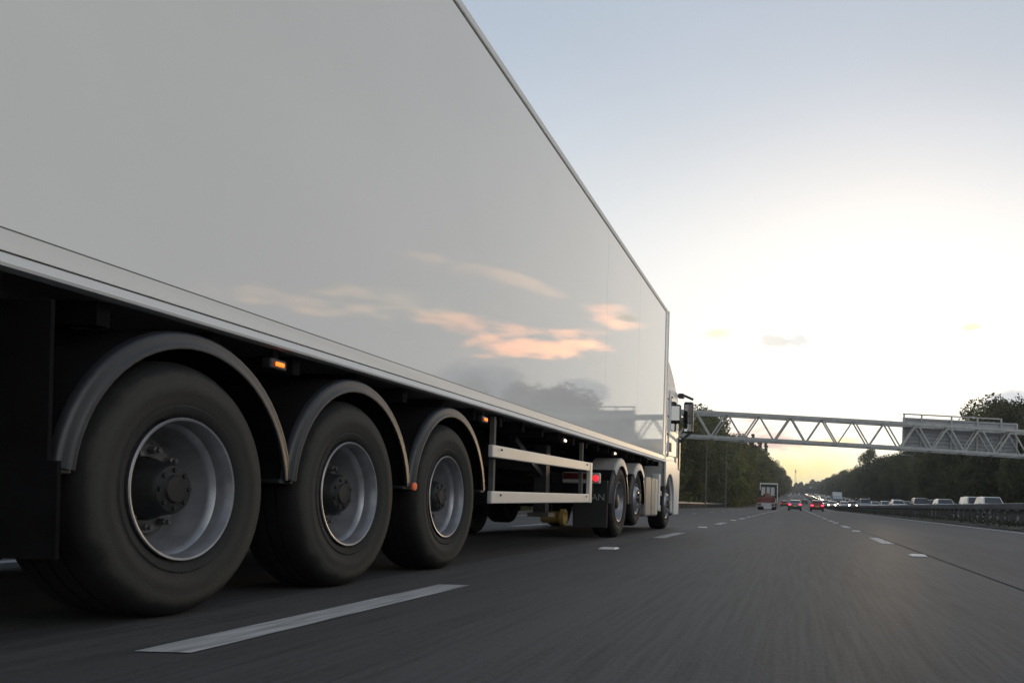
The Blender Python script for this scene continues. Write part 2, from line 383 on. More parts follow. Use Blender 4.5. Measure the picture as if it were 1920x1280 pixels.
M['mark'] = mat('road_paint', (0.36, 0.36, 0.36), 0.7, var=0.42, vscale_=(24, 2.2, 1), bump=0.1, bscale=80)
M['stud'] = mat('road_stud_cover', (0.6, 0.6, 0.58), 0.5)
M['joint'] = mat('road_joint_bitumen', (0.026, 0.026, 0.026), 0.95, spec=0.2)
M['verge'] = mat('verge_grass', (0.035, 0.036, 0.018), 0.95, var=0.45, vscale_=(0.7, 0.7, 0.7), bump=0.5, bscale=6)
M['reserve'] = mat('reserve_dirt', (0.060, 0.052, 0.038), 0.95, var=0.5, vscale_=(3, 0.8, 3), bump=0.6, bscale=14)

# ------------------------------------------------------------------ ground and roads
YS = [-40, -20, 0, 10, 20, 30, 40, 60, 80, 100, 120] + list(range(130, 270, 10)) + list(range(290, 1000, 35)) + [1000, 1100, 1250, 1500, 2000, 2600]
def bank(x):
    if x < -14.2: return min(3.0, (-14.2 - x) * 0.10)
    if x > 27.0: return min(3.0, (x - 27.0) * 0.10)
    return 0.0
def zfar(y): return zroad(y) if y < 1000 else zroad(1000) + min(14.0, (y - 1000) * 0.03)
XS = [-1500, -800, -200, -60, -45, -30, -20, -14.2, -13.4, 27, 34, 45, 60, 90, 200, 800, 1500]
g = MB(); nx = len(XS)
g.add([(x, y, zfar(y) + bank(x) - 0.06) for y in YS for x in XS], [(j * nx + i, j * nx + i + 1, (j + 1) * nx + i + 1, (j + 1) * nx + i) for j in range(len(YS) - 1) for i in range(nx - 1)])
tag(g.build('ground', M['verge']), 'dark grassy verge and ground under the trees along the motorway', None, kind='structure')
YR = [y for y in YS if y <= 1000]
def strip(name, x0, x1, m, dz, label):
    s = MB(); s.add([(x, y, zroad(y) + dz) for y in YR for x in (x0, x1)], [(2 * j, 2 * j + 1, 2 * j + 3, 2 * j + 2) for j in range(len(YR) - 1)])
    return tag(s.build(name, m), label, None, kind='structure')
RX = [(-13.0, 0), (-5.66, 0), (-5.35, .04), (-2.62, .04), (-2.32, 0), (6.75, 0)]      # the lorry's lane has been resurfaced a little higher
rb_ = MB(); rb_.add([(x, y, zroad(y) + z) for y in YR for x, z in RX], [(6 * q + i, 6 * q + i + 1, 6 * q + i + 7, 6 * q + i + 6) for q in range(len(YR) - 1) for i in range(5)])
road = tag(rb_.build('road', M['asphalt']), 'dark grey motorway carriageway the lorry and the cars ahead drive on', None, kind='structure')
OZ = 0.22
road2 = strip('oncoming_road', 9.2, 26.6, M['asphalt'], OZ, 'grey carriageway of the oncoming queue beyond the central barrier')
cr = MB(); cr.sweep([(6.752, -0.05), (6.752, 0.03), (7.05, 0.10), (8.2, 0.22), (9.198, 0.25), (9.198, -0.05)], YR, zroad)
tag(cr.build('central_reservation', M['reserve']), 'narrow strip of dirt and weeds under the central barrier', None, kind='structure')

def dash(x, spans, wdt, z=0.004):
    s = MB()
    for a, b in spans:
        s.add([(x - wdt / 2, a, zroad(a) + z), (x + wdt / 2, a, zroad(a) + z), (x + wdt / 2, b, zroad(b) + z), (x - wdt / 2, b, zroad(b) + z)], [(0, 1, 2, 3)])
    return s
XL, XR_, XL2, XL3, XE = -2.18, 1.53, -5.84, -9.5, 6.15
m_l = [(2.87, 5.33)] + [(13.3 + 10 * k, 15.9 + 10 * k) for k in range(68)]
m_f = [(4.0, 6.45), (17.2, 19.4)] + [(26.9 + 10 * k, 29.4 + 10 * k) for k in range(66)]
for xx, sp in ((XL, m_l), (XR_, m_l[1:]), (XL2, m_f), (XL3, m_f)):
    o = dash(xx, sp, 0.20).build('lane_line', M['mark'], road); o['kind'] = 'structure'
def solid(x, wdt, dz=0.004):
    s = MB(); s.add([(q, y, zroad(y) + dz) for y in YR for q in (x - wdt / 2, x + wdt / 2)], [(2 * j, 2 * j + 1, 2 * j + 3, 2 * j + 2) for j in range(len(YR) - 1)]); return s
solid(XE, 0.18).build('edge_line', M['mark'], road)
solid(-12.4, 0.2).build('edge_line', M['mark'], road)
solid(XR_ + 0.14, 0.022, 0.003).build('road_joint', M['joint'], road)
for x_ in (9.75, 26.0): solid(x_, 0.18, OZ + 0.004).build('edge_line', M['mark'], road2)
for x_ in (12.9, 16.5, 20.1): dash(x_, m_f, 0.15, OZ + 0.004).build('lane_line', M['mark'], road2)
stm = MB(); stm.hexa([(-.10, -.13, 0.001), (.10, -.13, 0.001), (.10, .13, 0.001), (-.10, .13, 0.001), (-.085, -.09, .018), (.085, -.09, .018), (.085, .09, .018), (-.085, .09, .018)])
st_me = stm.mesh('road_stud', M['stud'])
for k in range(12):
    for xx in (XL, XR_):
        y = 9.85 + 10 * k + (0.2 if xx > 0 else 0)
        inst('road_stud', st_me, road, (xx - 0.02, y, zroad(y) + 0.003))

# ------------------------------------------------------------------ the lorry (nearest thing)
LO = (-3.83, 9.5, 0.0)
lorry = tag(empty('articulated_lorry', LO), 'huge white articulated lorry with plain box trailer and three rear axles, filling the left half', 'lorry')
tilt = lambda x, y, z: (x, y, z + 0.0072 * (y - 3))
def LB(mb, name, m, parent=lorry, **k): return mb.build(name, m, parent, LO, **k)
X0, X1 = -2.55, -5.10                     # near and far flank
YB, YF = 0.4, 16.13                       # unseen tail, drawn out to shade the underside, and nose of the trailer
body = MB(tilt).box(X1, X0, YB, YF - 0.02, 1.392, 4.12); LB(body, 'trailer_body', M['panel'])
top = MB(tilt)
top.sweep([(X0 - .06, 4.125), (X0 + .004, 4.125), (X0 + .010, 4.135), (X0 + .010, 4.185), (X0 - .01, 4.205), (X0 - .06, 4.205)], [YB, YF])
top.sweep([(X1 + .06, 4.125), (X1 - .010, 4.125), (X1 - .010, 4.205), (X1 + .06, 4.205)], [YB, YF])
top.box(X1 + .06, X0 - .06, YB, YF, 4.122, 4.195)
LB(top, 'top_rail', M['lip'])
LB(MB(tilt).box(X0 - .02, X0 + .0015, YB, YF, 4.108, 4.124), 'seam', M['seam'])
br = MB(tilt)
for sx, xs in ((1, X0), (-1, X1)):
    br.sweep([(xs - sx * .05, 1.386), (xs + sx * .006, 1.386), (xs + sx * .008, 1.318), (xs - sx * .05, 1.318)], [YB, YF])
rail_o = LB(br, 'bottom_rail', M['rail_alu'])
lip = MB(tilt)
for sx, xs in ((1, X0), (-1, X1)):
    lip.sweep([(xs - sx * .05, 1.312), (xs + sx * .004, 1.312), (xs + sx * .012, 1.306), (xs + sx * .024, 1.276), (xs + sx * .020, 1.266), (xs - sx * .05, 1.266)], [YB, YF])
LB(lip, 'rail_lip', M['lip'], parent=rail_o)
LB(MB(tilt).box(X0 - .05, X0 - .001, YB, YF, 1.311, 1.319).box(X0 - .05, X0 + .0012, YB, YF, 1.385, 1.393), 'rail_seam', M['seam'], parent=rail_o)
cp = MB(tilt)
cp.box(X0 - .08, X0 + .012, 15.80, 15.84, 1.40, 4.115).box(X0 - .08, X0 + .008, 15.86, 16.06, 1.40, 4.115).box(X0 - .08, X0 + .016, 16.08, YF, 1.27, 4.2)
LB(cp, 'corner_post', M['rail_alu'])
for yy in (10.95, 13.2):
    LB(MB(tilt).box(X0 - .01, X0 + .0008, yy - .007, yy + .007, 1.40, 4.106), 'panel_joint', M['panel'])
# under-frame
ch = MB(tilt)
for xx in (-3.28, -4.38): ch.box(xx - .07, xx + .07, YB, 15.8, 1.14, 1.262).box(xx - .012, xx + .012, YB, 11.0, .88, 1.14).box(xx - .07, xx + .07, YB, 11.0, .86, .88)
for yy in [1.3 + .6 * k for k in range(25)]: ch.box(X1 + .1, X0 - .06, yy - .03, yy + .03, 1.17, 1.26)
LB(ch, 'chassis', M['chassis'])
LB(MB(tilt).box(X1 + .08, -4.0, 6.9, 11.2, .42, 1.12), 'added_pallet_box', M['chassis'], bevel=.02)  # unseen box added so the gap under the trailer stays black
tk = MB(); tk.lathe([(0, .02), (.03, .17), (.1, .19), (1.2, .19), (1.27, .17), (1.3, .02)], (-3.55, 7.4, .82), 20, 'y'); LB(tk, 'air_tank', M['chassis'], smooth=40)
for xx in (-2.95, -4.7):
    lgo = LB(MB().box(xx - .07, xx + .07, 9.55, 9.69, .42, 1.2), 'landing_leg', M['dark_trim'])
    LB(MB().beam((xx, 9.55, .85), (xx, 8.6, 1.2), .06), 'strut', M['dark_trim'], parent=lgo); LB(MB().box(xx - .12, xx + .12, 9.5, 9.75, .37, .42), 'foot', M['post'], parent=lgo)
LB(MB().tube([(-3.02, 9.62, .75), (-4.63, 9.62, .75)], .03, 8), 'landing_shaft', M['chassis'])
yc = MB(); yc.lathe([(0, .02), (0, .075), (.03, .08), (.25, .08), (.26, .115), (.32, .115), (.32, .085), (.29, .07), (.29, .001)], (-3.45, 11.3, .335), 24, 'x')
LB(yc, 'exhaust_pipe', M['yellow'], smooth=40)
LB(MB().box(-3.38, -3.32, 11.27, 11.33, .40, .9), 'pipe_bracket', M['chassis'])

# wheels: tyre, rim, disc and hub share their meshes
tyre_prof = [(-.03, .292), (-.006, .305), (.006, .325), (.010, .345), (.005, .352), (.018, .40), (.022, .43), (.019, .437), (.020, .47), (.014, .487), (.010, .495), (-.004, .52), (-.024, .538), (-.045, .547),
             (-.10, .549), (-.102, .535), (-.112, .535), (-.114, .549), (-.17, .550), (-.172, .536), (-.184, .536), (-.186, .550), (-.242, .549), (-.244, .535), (-.254, .535), (-.256, .548), (-.31, .546), (-.345, .525), (-.36, .45), (-.345, .33), (-.32, .292)]
tyre_prof = [(t if t > -.05 else -.05 + (t + .05) * .85, r if r < .36 else .36 + (r - .36) * .895) for t, r in tyre_prof]
def wheel_meshes(kind):
    t = MB().lathe(tyre_prof, n=64, closed=True).mesh('tyre', M['dusty_shaded_tyre'], smooth=35)
    if kind == 'trailer':
        rim = MB().lathe([(-.006, .292), (.004, .300), (.008, .297), (.006, .288), (-.016, .280), (-.032, .277), (-.060, .275), (-.072, .262), (-.092, .256), (-.135, .254), (-.155, .243), (-.19, .240), (-.215, .232), (-.215, .262), (-.13, .272), (-.07, .285)], n=64, closed=True)
        disc = MB().lathe([(-.212, .236), (-.205, .215), (-.175, .198), (-.165, .185), (-.168, .150), (-.166, .135), (-.20, .13), (-.23, .20)], n=48, closed=True)
        for i in range(10):
            a = 2 * math.pi * i / 10 + .2
            disc.lathe([(-.166, .016), (-.135, .016), (-.132, .012), (-.118, .011), (-.118, .001)], (0, .163 * math.cos(a), .163 * math.sin(a)), 6)
        hub = MB().lathe([(-.20, .134), (-.14, .128), (-.125, .118), (-.06, .108), (-.045, .098), (-.040, .06), (-.030, .055), (-.028, .001)], n=32)
        for i in range(8):
            a = 2 * math.pi * i / 8
            hub.lathe([(-.05, .011), (-.036, .011), (-.036, .001)], (0, .08 * math.cos(a), .08 * math.sin(a)), 6)
    elif kind == 'steer':
        rim = MB().lathe([(-.006, .292), (.004, .300), (.008, .296), (.004, .285), (-.03, .268), (-.05, .262), (-.05, .275), (-.03, .29)], n=48, closed=True)
        disc = MB().lathe([(-.05, .268), (-.03, .25), (.015, .215), (.03, .19), (.03, .10), (.0, .095), (-.08, .20)], n=48, closed=True)
        for i in range(10):
            a = 2 * math.pi * i / 10
            disc.lathe([(.028, .018), (.055, .018), (.06, .01), (.06, .001)], (0, .165 * math.cos(a), .165 * math.sin(a)), 6)
        hub = MB().lathe([(-.02, .10), (.05, .095), (.07, .08), (.075, .001)], n=24)
    else:   # drive wheel, deep dished
        rim = MB().lathe([(-.006, .292), (.004, .300), (.008, .297), (.006, .288), (-.02, .278), (-.05, .272), (-.07, .256), (-.14, .250), (-.17, .238), (-.17, .26), (-.06, .285)], n=48, closed=True)
        disc = MB().lathe([(-.17, .24), (-.155, .225), (-.13, .20), (-.13, .13), (-.16, .12), (-.2, .2)], n=48, closed=True)
        for i in range(10):
            a = 2 * math.pi * i / 10
            disc.lathe([(-.13, .016), (-.10, .016), (-.095, .001)], (0, .165 * math.cos(a), .165 * math.sin(a)), 6)
        hub = MB().lathe([(-.16, .125), (-.07, .12), (-.02, .105), (-.01, .08), (-.01, .001)], n=24)
    return t, rim.mesh('rim', M['rim'], smooth=35), disc.mesh('rim_disc', M['disc'] if kind == 'trailer' else M['rim'], smooth=35), hub.mesh('hub', M['hub'], smooth=35)
WM = {k: wheel_meshes(k) for k in ('trailer', 'steer', 'drive')}
def wheel(kind, x, y, z, far=False, spin=0.0, s=1.0):
    e = empty('wheel', (x - LO[0], y - LO[1], z - LO[2]), lorry, math.pi if far else 0.0)
    e.rotation_euler[0] = spin; e.scale = (1, s, s)
    for n_, me in zip(('tyre', 'rim', 'rim_disc', 'hub'), WM[kind]): inst(n_, me, e)
AX = (3.47, 4.76, 6.08)
WZ = .570
for i, yy in enumerate(AX):
    wheel('trailer', X0 - .012, yy, WZ, spin=.3 * i); wheel('trailer', X1 + .012, yy, WZ, True, spin=.4 * i)
    LB(MB().tube([(X0 - .25, yy, WZ), (X1 + .25, yy, WZ)], .075, 12), 'axle', M['chassis'])
def arc_guard(yc_, zc, r, x_out, wd, a0, a1, m, name='mudguard', lipw=.052, n=28, parent=lorry):
    """half-round mudguard: tread band with a rolled outer lip turned down the side"""
    def lay(pr):
        secs = []
        for i in range(n + 1):
            a = R(a0 + (a1 - a0) * i / n)
            secs.append([(x, yc_ - q * math.cos(a), zc + q * math.sin(a)) for x, q in pr])
        return MB().loft(secs)
    edge = [(x_out - .034, r + .001), (x_out - .012, r - .002), (x_out - .003, r - .010), (x_out, r - .022), (x_out - .003, r - lipw), (x_out + .003, r - lipw - .010), (x_out + .007, r - lipw - .018), (x_out + .005, r - lipw - .030), (x_out - .012, r - lipw - .024), (x_out - .016, r - .030), (x_out - .034, r - .016)]
    band = [(x_out - wd, r - .002), (x_out - .035, r - .002), (x_out - .035, r - .014), (x_out - wd, r - .014)]
    g_ = LB(lay(band), name, M['chassis'] if m is M['plastic'] else m, smooth=50, parent=parent)  # black guards: shade under the trailer painted into the band's colour
    LB(lay(edge), 'rolled_edge', m, smooth=50, parent=g_)
    return g_
for i, yy in enumerate(AX):
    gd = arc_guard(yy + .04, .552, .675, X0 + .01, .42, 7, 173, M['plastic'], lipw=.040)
    for s_ in (-1, 1):
        a = R(90 + s_ * 82); y_, z_ = yy + .04 - .64 * math.cos(a), .552 + .64 * math.sin(a)
        LB(MB().box(X0 - .40, X0 - .0, y_ - .05, y_ + .035, z_ - .03, z_ - .008), 'foot', M['plastic'], parent=gd, bevel=.006)
    LB(MB().tube([(X0 - .45, yy - .3, 1.0), (X0 - .08, yy - .34, 1.06)], .02, 8), 'mudguard_stay', M['hub'])
LB(MB().lathe([(0, .026), (.012, .026), (.014, .02), (.014, .001)], (X0 + .012, 5.50, .632), 16), 'reflector', M['glowing_reflector'])
LB(MB().box(-3.05, -2.50, 2.80, 2.815, .32, .655).box(-3.05, -2.535, 2.80, 2.815, .655, 1.2), 'mud_flap', M['chassis'])  # upper box added above the flap to keep the mudguard band dark
LB(MB().box(-5.05, -4.55, 2.70, 2.715, .32, 1.1), 'mud_flap', M['chassis'])
LB(MB().box(X1 + .03, X1 + .06, 1.5, 15.2, .36, .98), 'added_far_guard', M['chassis'])  # solid panel added on the unseen flank to blacken the gap
# marker lamps
for i, (yy, zz) in enumerate(((4.08, 1.197), (6.8, 1.212), (9.16, 1.227), (11.7, 1.247))):
    hs = LB(MB().box(X0 - .06, X0 - .012, yy - .062, yy + .062, zz - .026, zz + .026), 'marker_lamp', M['plastic'], bevel=.008)
    LB(MB().box(X0 - .012, X0 - .002, yy - .032, yy + .032, zz - .011, zz + .011), 'lens', M['amber'] if i < 2 else M['pale_lamp'], parent=hs, bevel=.005)
    LB(MB().box(X0 - .05, X0 - .03, yy - .02, yy + .02, zz, 1.27), 'lamp_bracket', M['chassis'], parent=hs)
# side guard
def rl(y0, y1, za, zb, h):
    m_ = MB(); m_.hexa([(X0 - .04, y0, za - h / 2), (X0 + .002, y0, za - h / 2), (X0 + .002, y1, zb - h / 2), (X0 - .04, y1, zb - h / 2), (X0 - .04, y0, za + h / 2), (X0 + .002, y0, za + h / 2), (X0 + .002, y1, zb + h / 2), (X0 - .04, y1, zb + h / 2)])
    return m_
for za, zb in ((.965, .99), (.575, .60)):
    r_ = LB(rl(6.95, 10.25, za, zb, .105), 'side_guard_rail', M['guard'], bevel=.008)
    for yy in (7.15, 10.1):
        LB(MB().lathe([(0, .009), (.010, .009), (.012, .001)], (X0 + .002, yy, za + .0076 * (yy - 6.95) + .02), 10), 'bolt', M['hub'], parent=r_)
LB(MB().box(X0 - .045, X0 + .006, 10.255, 10.36, .545, 1.045), 'side_guard_end', M['guard'], bevel=.008)
for yy in (7.12, 10.07): LB(MB().box(X0 - .085, X0 - .045, yy - .022, yy + .022, .54, 1.27), 'side_guard_post', M['post'])
# ---- tractor unit
XC, XD = -2.60, -5.04
wheel('drive', -2.62, 12.3, .570, spin=.1); wheel('drive', XD + .02, 12.3, .570, True)
wheel('steer', -2.64, 13.72, .63, spin=.5, s=.86); wheel('steer', XD + .04, 13.72, .63, True, s=.86)
wheel('steer', -2.64, 16.95, .555, spin=.2, s=.97); wheel('steer', XD + .04, 16.95, .555, True, s=.97)
for xx in (-3.4, -4.25): LB(MB().box(xx - .05, xx + .05, 11.4, 17.9, .66, .95), 'tractor_rail', M['chassis'])
for nm_, b_ in (('rear_cross_bar', (-5.0, -2.7, 11.0, 11.1, .62, .80)), ('coupling_plate', (-4.4, -3.2, 11.9, 13.0, .955, 1.15)), ('tank_tray', (-4.9, -2.75, 14.4, 15.88, .45, .65)), ('engine', (-4.6, -3.0, 15.9, 17.9, .45, 1.5))):
    LB(MB().box(*b_), nm_, M['chassis'])
def cap_guard(yc_, zc, r, a0, a1, m): return arc_guard(yc_, zc, r, XC + .015, .36, a0, a1, m, lipw=.085, n=14)
for yc_, zc in ((12.3, .56), (13.72, .56)):
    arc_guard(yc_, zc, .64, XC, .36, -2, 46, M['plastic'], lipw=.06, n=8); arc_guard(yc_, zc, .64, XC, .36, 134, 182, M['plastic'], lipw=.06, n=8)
    cap_guard(yc_, zc, .655, 45, 135, M['grey_plastic'])
fl = LB(MB().box(-3.1, XC - .02, 11.56, 11.575, .20, .86), 'mud_flap', M['dark_trim'])
ft = bpy.data.curves.new('lettering', 'FONT'); ft.body = 'MAN'; ft.size = .13; ft.extrude = .002; ft.align_x = 'CENTER'
fo = bpy.data.objects.new('lettering', ft); col.objects.link(fo); fo.parent = fl; fo.rotation_euler = (R(90), 0, 0); fo.location = (-2.80 - LO[0], 11.552 - LO[1], .58); ft.materials.append(M['letter'])
bpy.context.view_layer.update(); lme = bpy.data.meshes.new_from_object(fo.evaluated_get(bpy.context.evaluated_depsgraph_get())); lo_ = inst('lettering', lme, fl, fo.location); lo_.rotation_euler = (R(90), 0, 0); bpy.data.objects.remove(fo)
tl = LB(MB().box(-3.15, XC - .04, 11.14, 11.24, .80, .95), 'tail_lamp', M['grey_plastic'], bevel=.02)
LB(MB().lathe([(0, .042), (-.02, .038), (-.03, .001)], (XC - .09, 11.14, .875), 16, 'y'), 'lit_lens', M['red_lamp'], parent=tl, smooth=40)
LB(MB().box(-3.12, -2.78, 11.125, 11.14, .86, .94), 'lens', M['red_off'], parent=tl)
# side tanks and fairings
for y0, y1, m_ in ((14.46, 15.02, 'tank'), (15.05, 15.42, 'tank'), (15.45, 15.75, 'grey_plastic')):
    tm = MB(); tm.prism([(y0, .36), (y0 + .04, .32), (y1 - .04, .32), (y1, .36), (y1, .98), (y1 - .05, 1.03), (y0 + .05, 1.03), (y0, .98)], -3.25, XC - .01)
    LB(tm, 'fuel_tank' if m_ == 'tank' else 'battery_box', M[m_], bevel=.03, smooth=40)
LB(MB().box(-2.75, XC + .004, 15.80, 15.93, .42, 1.12), 'air_duct', M['white_paint'], bevel=.02)
LB(MB().box(-2.75, XC - .02, 15.95, 16.2, .40, .52), 'step', M['tank'], bevel=.01); LB(MB().box(-2.75, XC - .02, 15.98, 16.25, .70, .80), 'step', M['tank'], bevel=.01)
# cab
arc = [(16.95 + .63 * math.cos(R(a)), .50 + .63 * math.sin(R(a))) for a in range(0, 153, 9)]
cabp = [(16.4, .98), (16.4, 2.98), (17.95, 2.98), (18.10, 2.80), (18.24, 1.60), (18.27, .95), (18.22, .34), (17.58, .34)] + arc
LB(MB().prism(cabp, XD + .02, XC), 'cab', M['white_paint'], bevel=.05, smooth=40)
LB(MB().prism([(16.38, 2.96), (16.38, 3.50), (16.55, 3.50), (16.95, 3.42), (17.5, 3.22), (17.9, 3.0), (17.95, 2.95)], XD + .06, XC - .03), 'roof_deflector', M['white_paint'], bevel=.06, smooth=40)
lowp = [(16.36, 1.0), (16.36, 1.42), (17.2, 1.46), (18.0, 1.42), (18.29, 1.28), (18.31, .98), (18.25, .32), (17.6, .32)] + [(16.95 + .65 * math.cos(R(a)), .50 + .65 * math.sin(R(a))) for a in range(0, 150, 9)]
LB(MB().prism(lowp, XC - .02, XC + .035), 'wheel_arch', M['white_paint'], bevel=.018, smooth=40)
dr = LB(MB().prism([(16.78, 1.52), (16.78, 2.86), (17.85, 2.86), (18.0, 2.6), (18.12, 1.56)], XC - .02, XC + .018), 'door', M['white_paint'], bevel=.012)
LB(MB().prism([(16.95, 2.08), (16.95, 2.76), (17.78, 2.76), (17.92, 2.5), (17.98, 2.08)], XC + .01, XC + .022), 'window', M['glass'], parent=dr)
LB(MB().box(XC + .015, XC + .045, 16.85, 17.05, 1.62, 1.80), 'handle', M['dark_trim'], parent=dr, bevel=.01)
for z0_, z1_ in ((1.5, 1.56), (1.95, 1.97), (2.3, 2.32), (2.65, 2.67)): LB(MB().box(XC, XC + .012, 16.42, 16.74, z0_, z1_), 'side_louvre', M['seam'])
LB(MB().prism([(18.0, 1.5), (18.13, 2.72), (18.16, 2.72), (18.27, 1.5)], XD + .15, XC - .12), 'windscreen', M['screen'])
LB(MB().prism([(17.62, .30), (17.62, .9), (17.8, .9), (17.8, .30)], XC - .3, XC - .05), 'bumper_end', M['dark_trim'])
LB(MB().box(XC + .03, XC + .05, 18.05, 18.24, 1.3, 2.0), 'cab_corner_trim', M['dark_trim'])
mr_ = LB(MB().tube([(XC - .02, 18.02, 2.90), (XC + .12, 18.16, 2.93), (XC + .30, 18.24, 2.86)], .028, 8), 'mirror_arm', M['dark_trim'])
LB(MB().box(XC + .0, XC + .12, 18.0, 18.16, 2.86, 2.96), 'arm_bracket', M['dark_trim'], parent=mr_, bevel=.01)
LB(MB().tube([(XC + .02, 18.1, 1.9), (XC + .26, 18.22, 2.12)], .03, 8), 'mirror_arm', M['dark_trim'])
mh = LB(MB().box(-2.495, -2.285, 18.16, 18.30, 2.12, 2.80), 'mirror', M['dark_trim'], bevel=.04, smooth=40)
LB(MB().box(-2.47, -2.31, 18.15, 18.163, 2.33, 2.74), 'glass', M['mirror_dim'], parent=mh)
LB(MB().box(-2.47, -2.31, 18.15, 18.163, 2.15, 2.31), 'wide_glass', M['mirror'], parent=mh)
m2 = LB(MB().box(-2.60, -2.47, 17.5, 17.66, 2.26, 2.66), 'side_mirror', M['dark_trim'], bevel=.03, smooth=40)
LB(MB().box(-2.585, -2.485, 17.49, 17.502, 2.32, 2.62), 'glass', M['mirror'], parent=m2)

# ------------------------------------------------------------------ gantry with the big sign
GD, GW = 72.8, 2.0
GO = (-15.4, GD, 0)
gan = tag(empty('sign_gantry', GO), 'pale grey steel lattice gantry spanning the whole motorway ahead', 'gantry')
def GB(mb, name, m, parent=gan, **k): return mb.build(name, m, parent, GO, **k)
gsl = -0.028                              # the span falls slightly to the right as built
ZB, ZT = 6.28, 8.42
def gz(x, z): return z + gsl * x + (0.0004 * x * x * -1 if x > 0 else 0)
gx0, gx1 = -15.4, 29.5
def chord(y, z, s_): 
    m_ = MB(); xs = [gx0 + (gx1 - gx0) * i / 12 for i in range(13)]
    secs = [[(x, y - s_, gz(x, z) - s_), (x, y + s_, gz(x, z) - s_), (x, y + s_, gz(x, z) + s_), (x, y - s_, gz(x, z) + s_)] for x in xs]
    return m_.loft(secs)
for y in (GD, GD + GW):
    GB(chord(y, ZT, .13), 'top_chord', M['steel']); GB(chord(y, ZB, .13), 'bottom_chord', M['steel'])
BAY = 2.80; nx0 = (1388 - VX) * GD / F
k = -4
braces = 0
while True:
    xb = nx0 + k * BAY
    if xb > gx1 - .5: break
    for y in (GD, GD + GW):
        for sgn in (-1, 1):
            xt = xb + sgn * (BAY / 2 - .1)
            if gx0 < xb - .05 and gx0 <= xt <= gx1:
                GB(MB().beam((xb + sgn * .08, y, gz(xb, ZB) + .1), (xt, y, gz(xt, ZT) - .1), .13, .13), 'brace', M['steel'])
    xt = xb + BAY / 2
    if gx0 < xt < gx1:
        GB(MB().beam((xt, GD, gz(xt, ZT)), (xt, GD + GW, gz(xt, ZT)), .12), 'cross_member', M['steel']); GB(MB().beam((xb, GD, gz(xb, ZB)), (xb, GD + GW, gz(xb, ZB)), .12), 'cross_member', M['steel'])
        GB(MB().beam((xt - BAY, GD, gz(xt - BAY, ZT)), (xt, GD + GW, gz(xt, ZT)), .09), 'plan_brace', M['steel'])
    k += 1
for xx in (gx0 + .15, gx1 - .15):
    z0 = 0.0 if xx < 0 else bank(xx)
    for y in (GD, GD + GW):
        GB(MB().box(xx - .2, xx + .2, y - .2, y + .2, z0 - .1, gz(xx, ZT) - .13), 'leg', M['steel'], bevel=.02)
for x_ in (-2.0, 2.6): GB(MB().box(x_, x_ + .3, GD - .05, GD + .2, gz(x_, ZB) - .28, gz(x_, ZB) - .13), 'sensor_box', M['steel'])
# sign, seen from behind, hanging on the far face of the gantry
SY = GD + GW + .45; sx0, sx1 = 9.62, 20.1
SO = (15, SY, 0)
sg = tag(empty('overhead_sign', SO), 'big grey sign panel seen from its ribbed back on the gantry', 'road sign')
pn = MB(); zs = lambda x, z: z + gsl * x
nr = 9; z_lo, z_hi = 6.15, 9.2
pn.hexa([(sx0, SY, zs(sx0, z_lo)), (sx1, SY, zs(sx1, z_lo)), (sx1, SY + .06, zs(sx1, z_lo)), (sx0, SY + .06, zs(sx0, z_lo)), (sx0, SY, zs(sx0, z_hi)), (sx1, SY, zs(sx1, z_hi)), (sx1, SY + .06, zs(sx1, z_hi)), (sx0, SY + .06, zs(sx0, z_hi))])
for i in range(nr):
    z = z_lo + .12 + (z_hi - z_lo - .24) * i / (nr - 1)
    pn.hexa([(sx0, SY - .10, zs(sx0, z) - .05), (sx1, SY - .10, zs(sx1, z) - .05), (sx1, SY - .002, zs(sx1, z) - .05), (sx0, SY - .002, zs(sx0, z) - .05), (sx0, SY - .10, zs(sx0, z) + .05), (sx1, SY - .10, zs(sx1, z) + .05), (sx1, SY - .002, zs(sx1, z) + .05), (sx0, SY - .002, zs(sx0, z) + .05)])
pn.build('panel', M['sign_back'], sg, SO)
for i in range(6):
    x = sx0 + .1 + (sx1 - sx0 - .2) * (0, .155, .42, .65, .86, 1)[i]
    MB().box(x - .07, x + .07, SY - .26, SY - .105, zs(x, z_lo) - .05, zs(x, z_hi) + (.30 if i < 5 else -.1)).build('upright', M['steel'], sg, SO)
MB().beam((sx0 - .02, SY - .12, zs(sx0, z_hi) + .30), (sx1 - 1.5, SY - .12, zs(sx1 - 1.5, z_hi) + .30), .11).build('hand_rail', M['steel'], sg, SO)

# ------------------------------------------------------------------ barriers
def barrier(name, label, x, y0, y1, zf, ztop, side, group=None, step=1.2):
    oo = (x, y0, zf(y0)); e = tag(empty(name, oo), label, 'crash barrier', group)
    ys = [y0 + (y1 - y0) * (i / 60) ** 1.6 for i in range(61)] if y1 - y0 > 300 else [y0 + (y1 - y0) * i / 24 for i in range(25)]
    prof = [(x - side * .10, ztop - .20), (x - side * .10, ztop - .015), (x - side * .085, ztop), (x + side * .085, ztop), (x + side * .10, ztop - .015), (x + side * .10, ztop - .20), (x + side * .085, ztop - .215), (x - side * .085, ztop - .215)]
    MB().sweep(prof, ys, zf).build('beam', M['rail'], e, oo)
    pm = MB().box(-.05, .05, -.08, .08, -.05, ztop - .216).box(-.075, .075, -.10, .10, ztop - .30, ztop - .217).box(-.09, .09, -.12, .12, -.05, .03).mesh('post', M['post'])
    n = int((y1 - y0) / step); far = MB()
    for i in range(n):
        y = y0 + .4 + step * i
        if i < 100: inst('post', pm, e, (0, y - y0, zf(y) - oo[2]))
        elif y < 520: far.box(x - .05, x + .05, y - .08, y + .08, zf(y) - .05, zf(y) + ztop - .216)
    if far.v: far.build('far_posts', M['post'], e, oo)['kind'] = 'stuff'
    return e
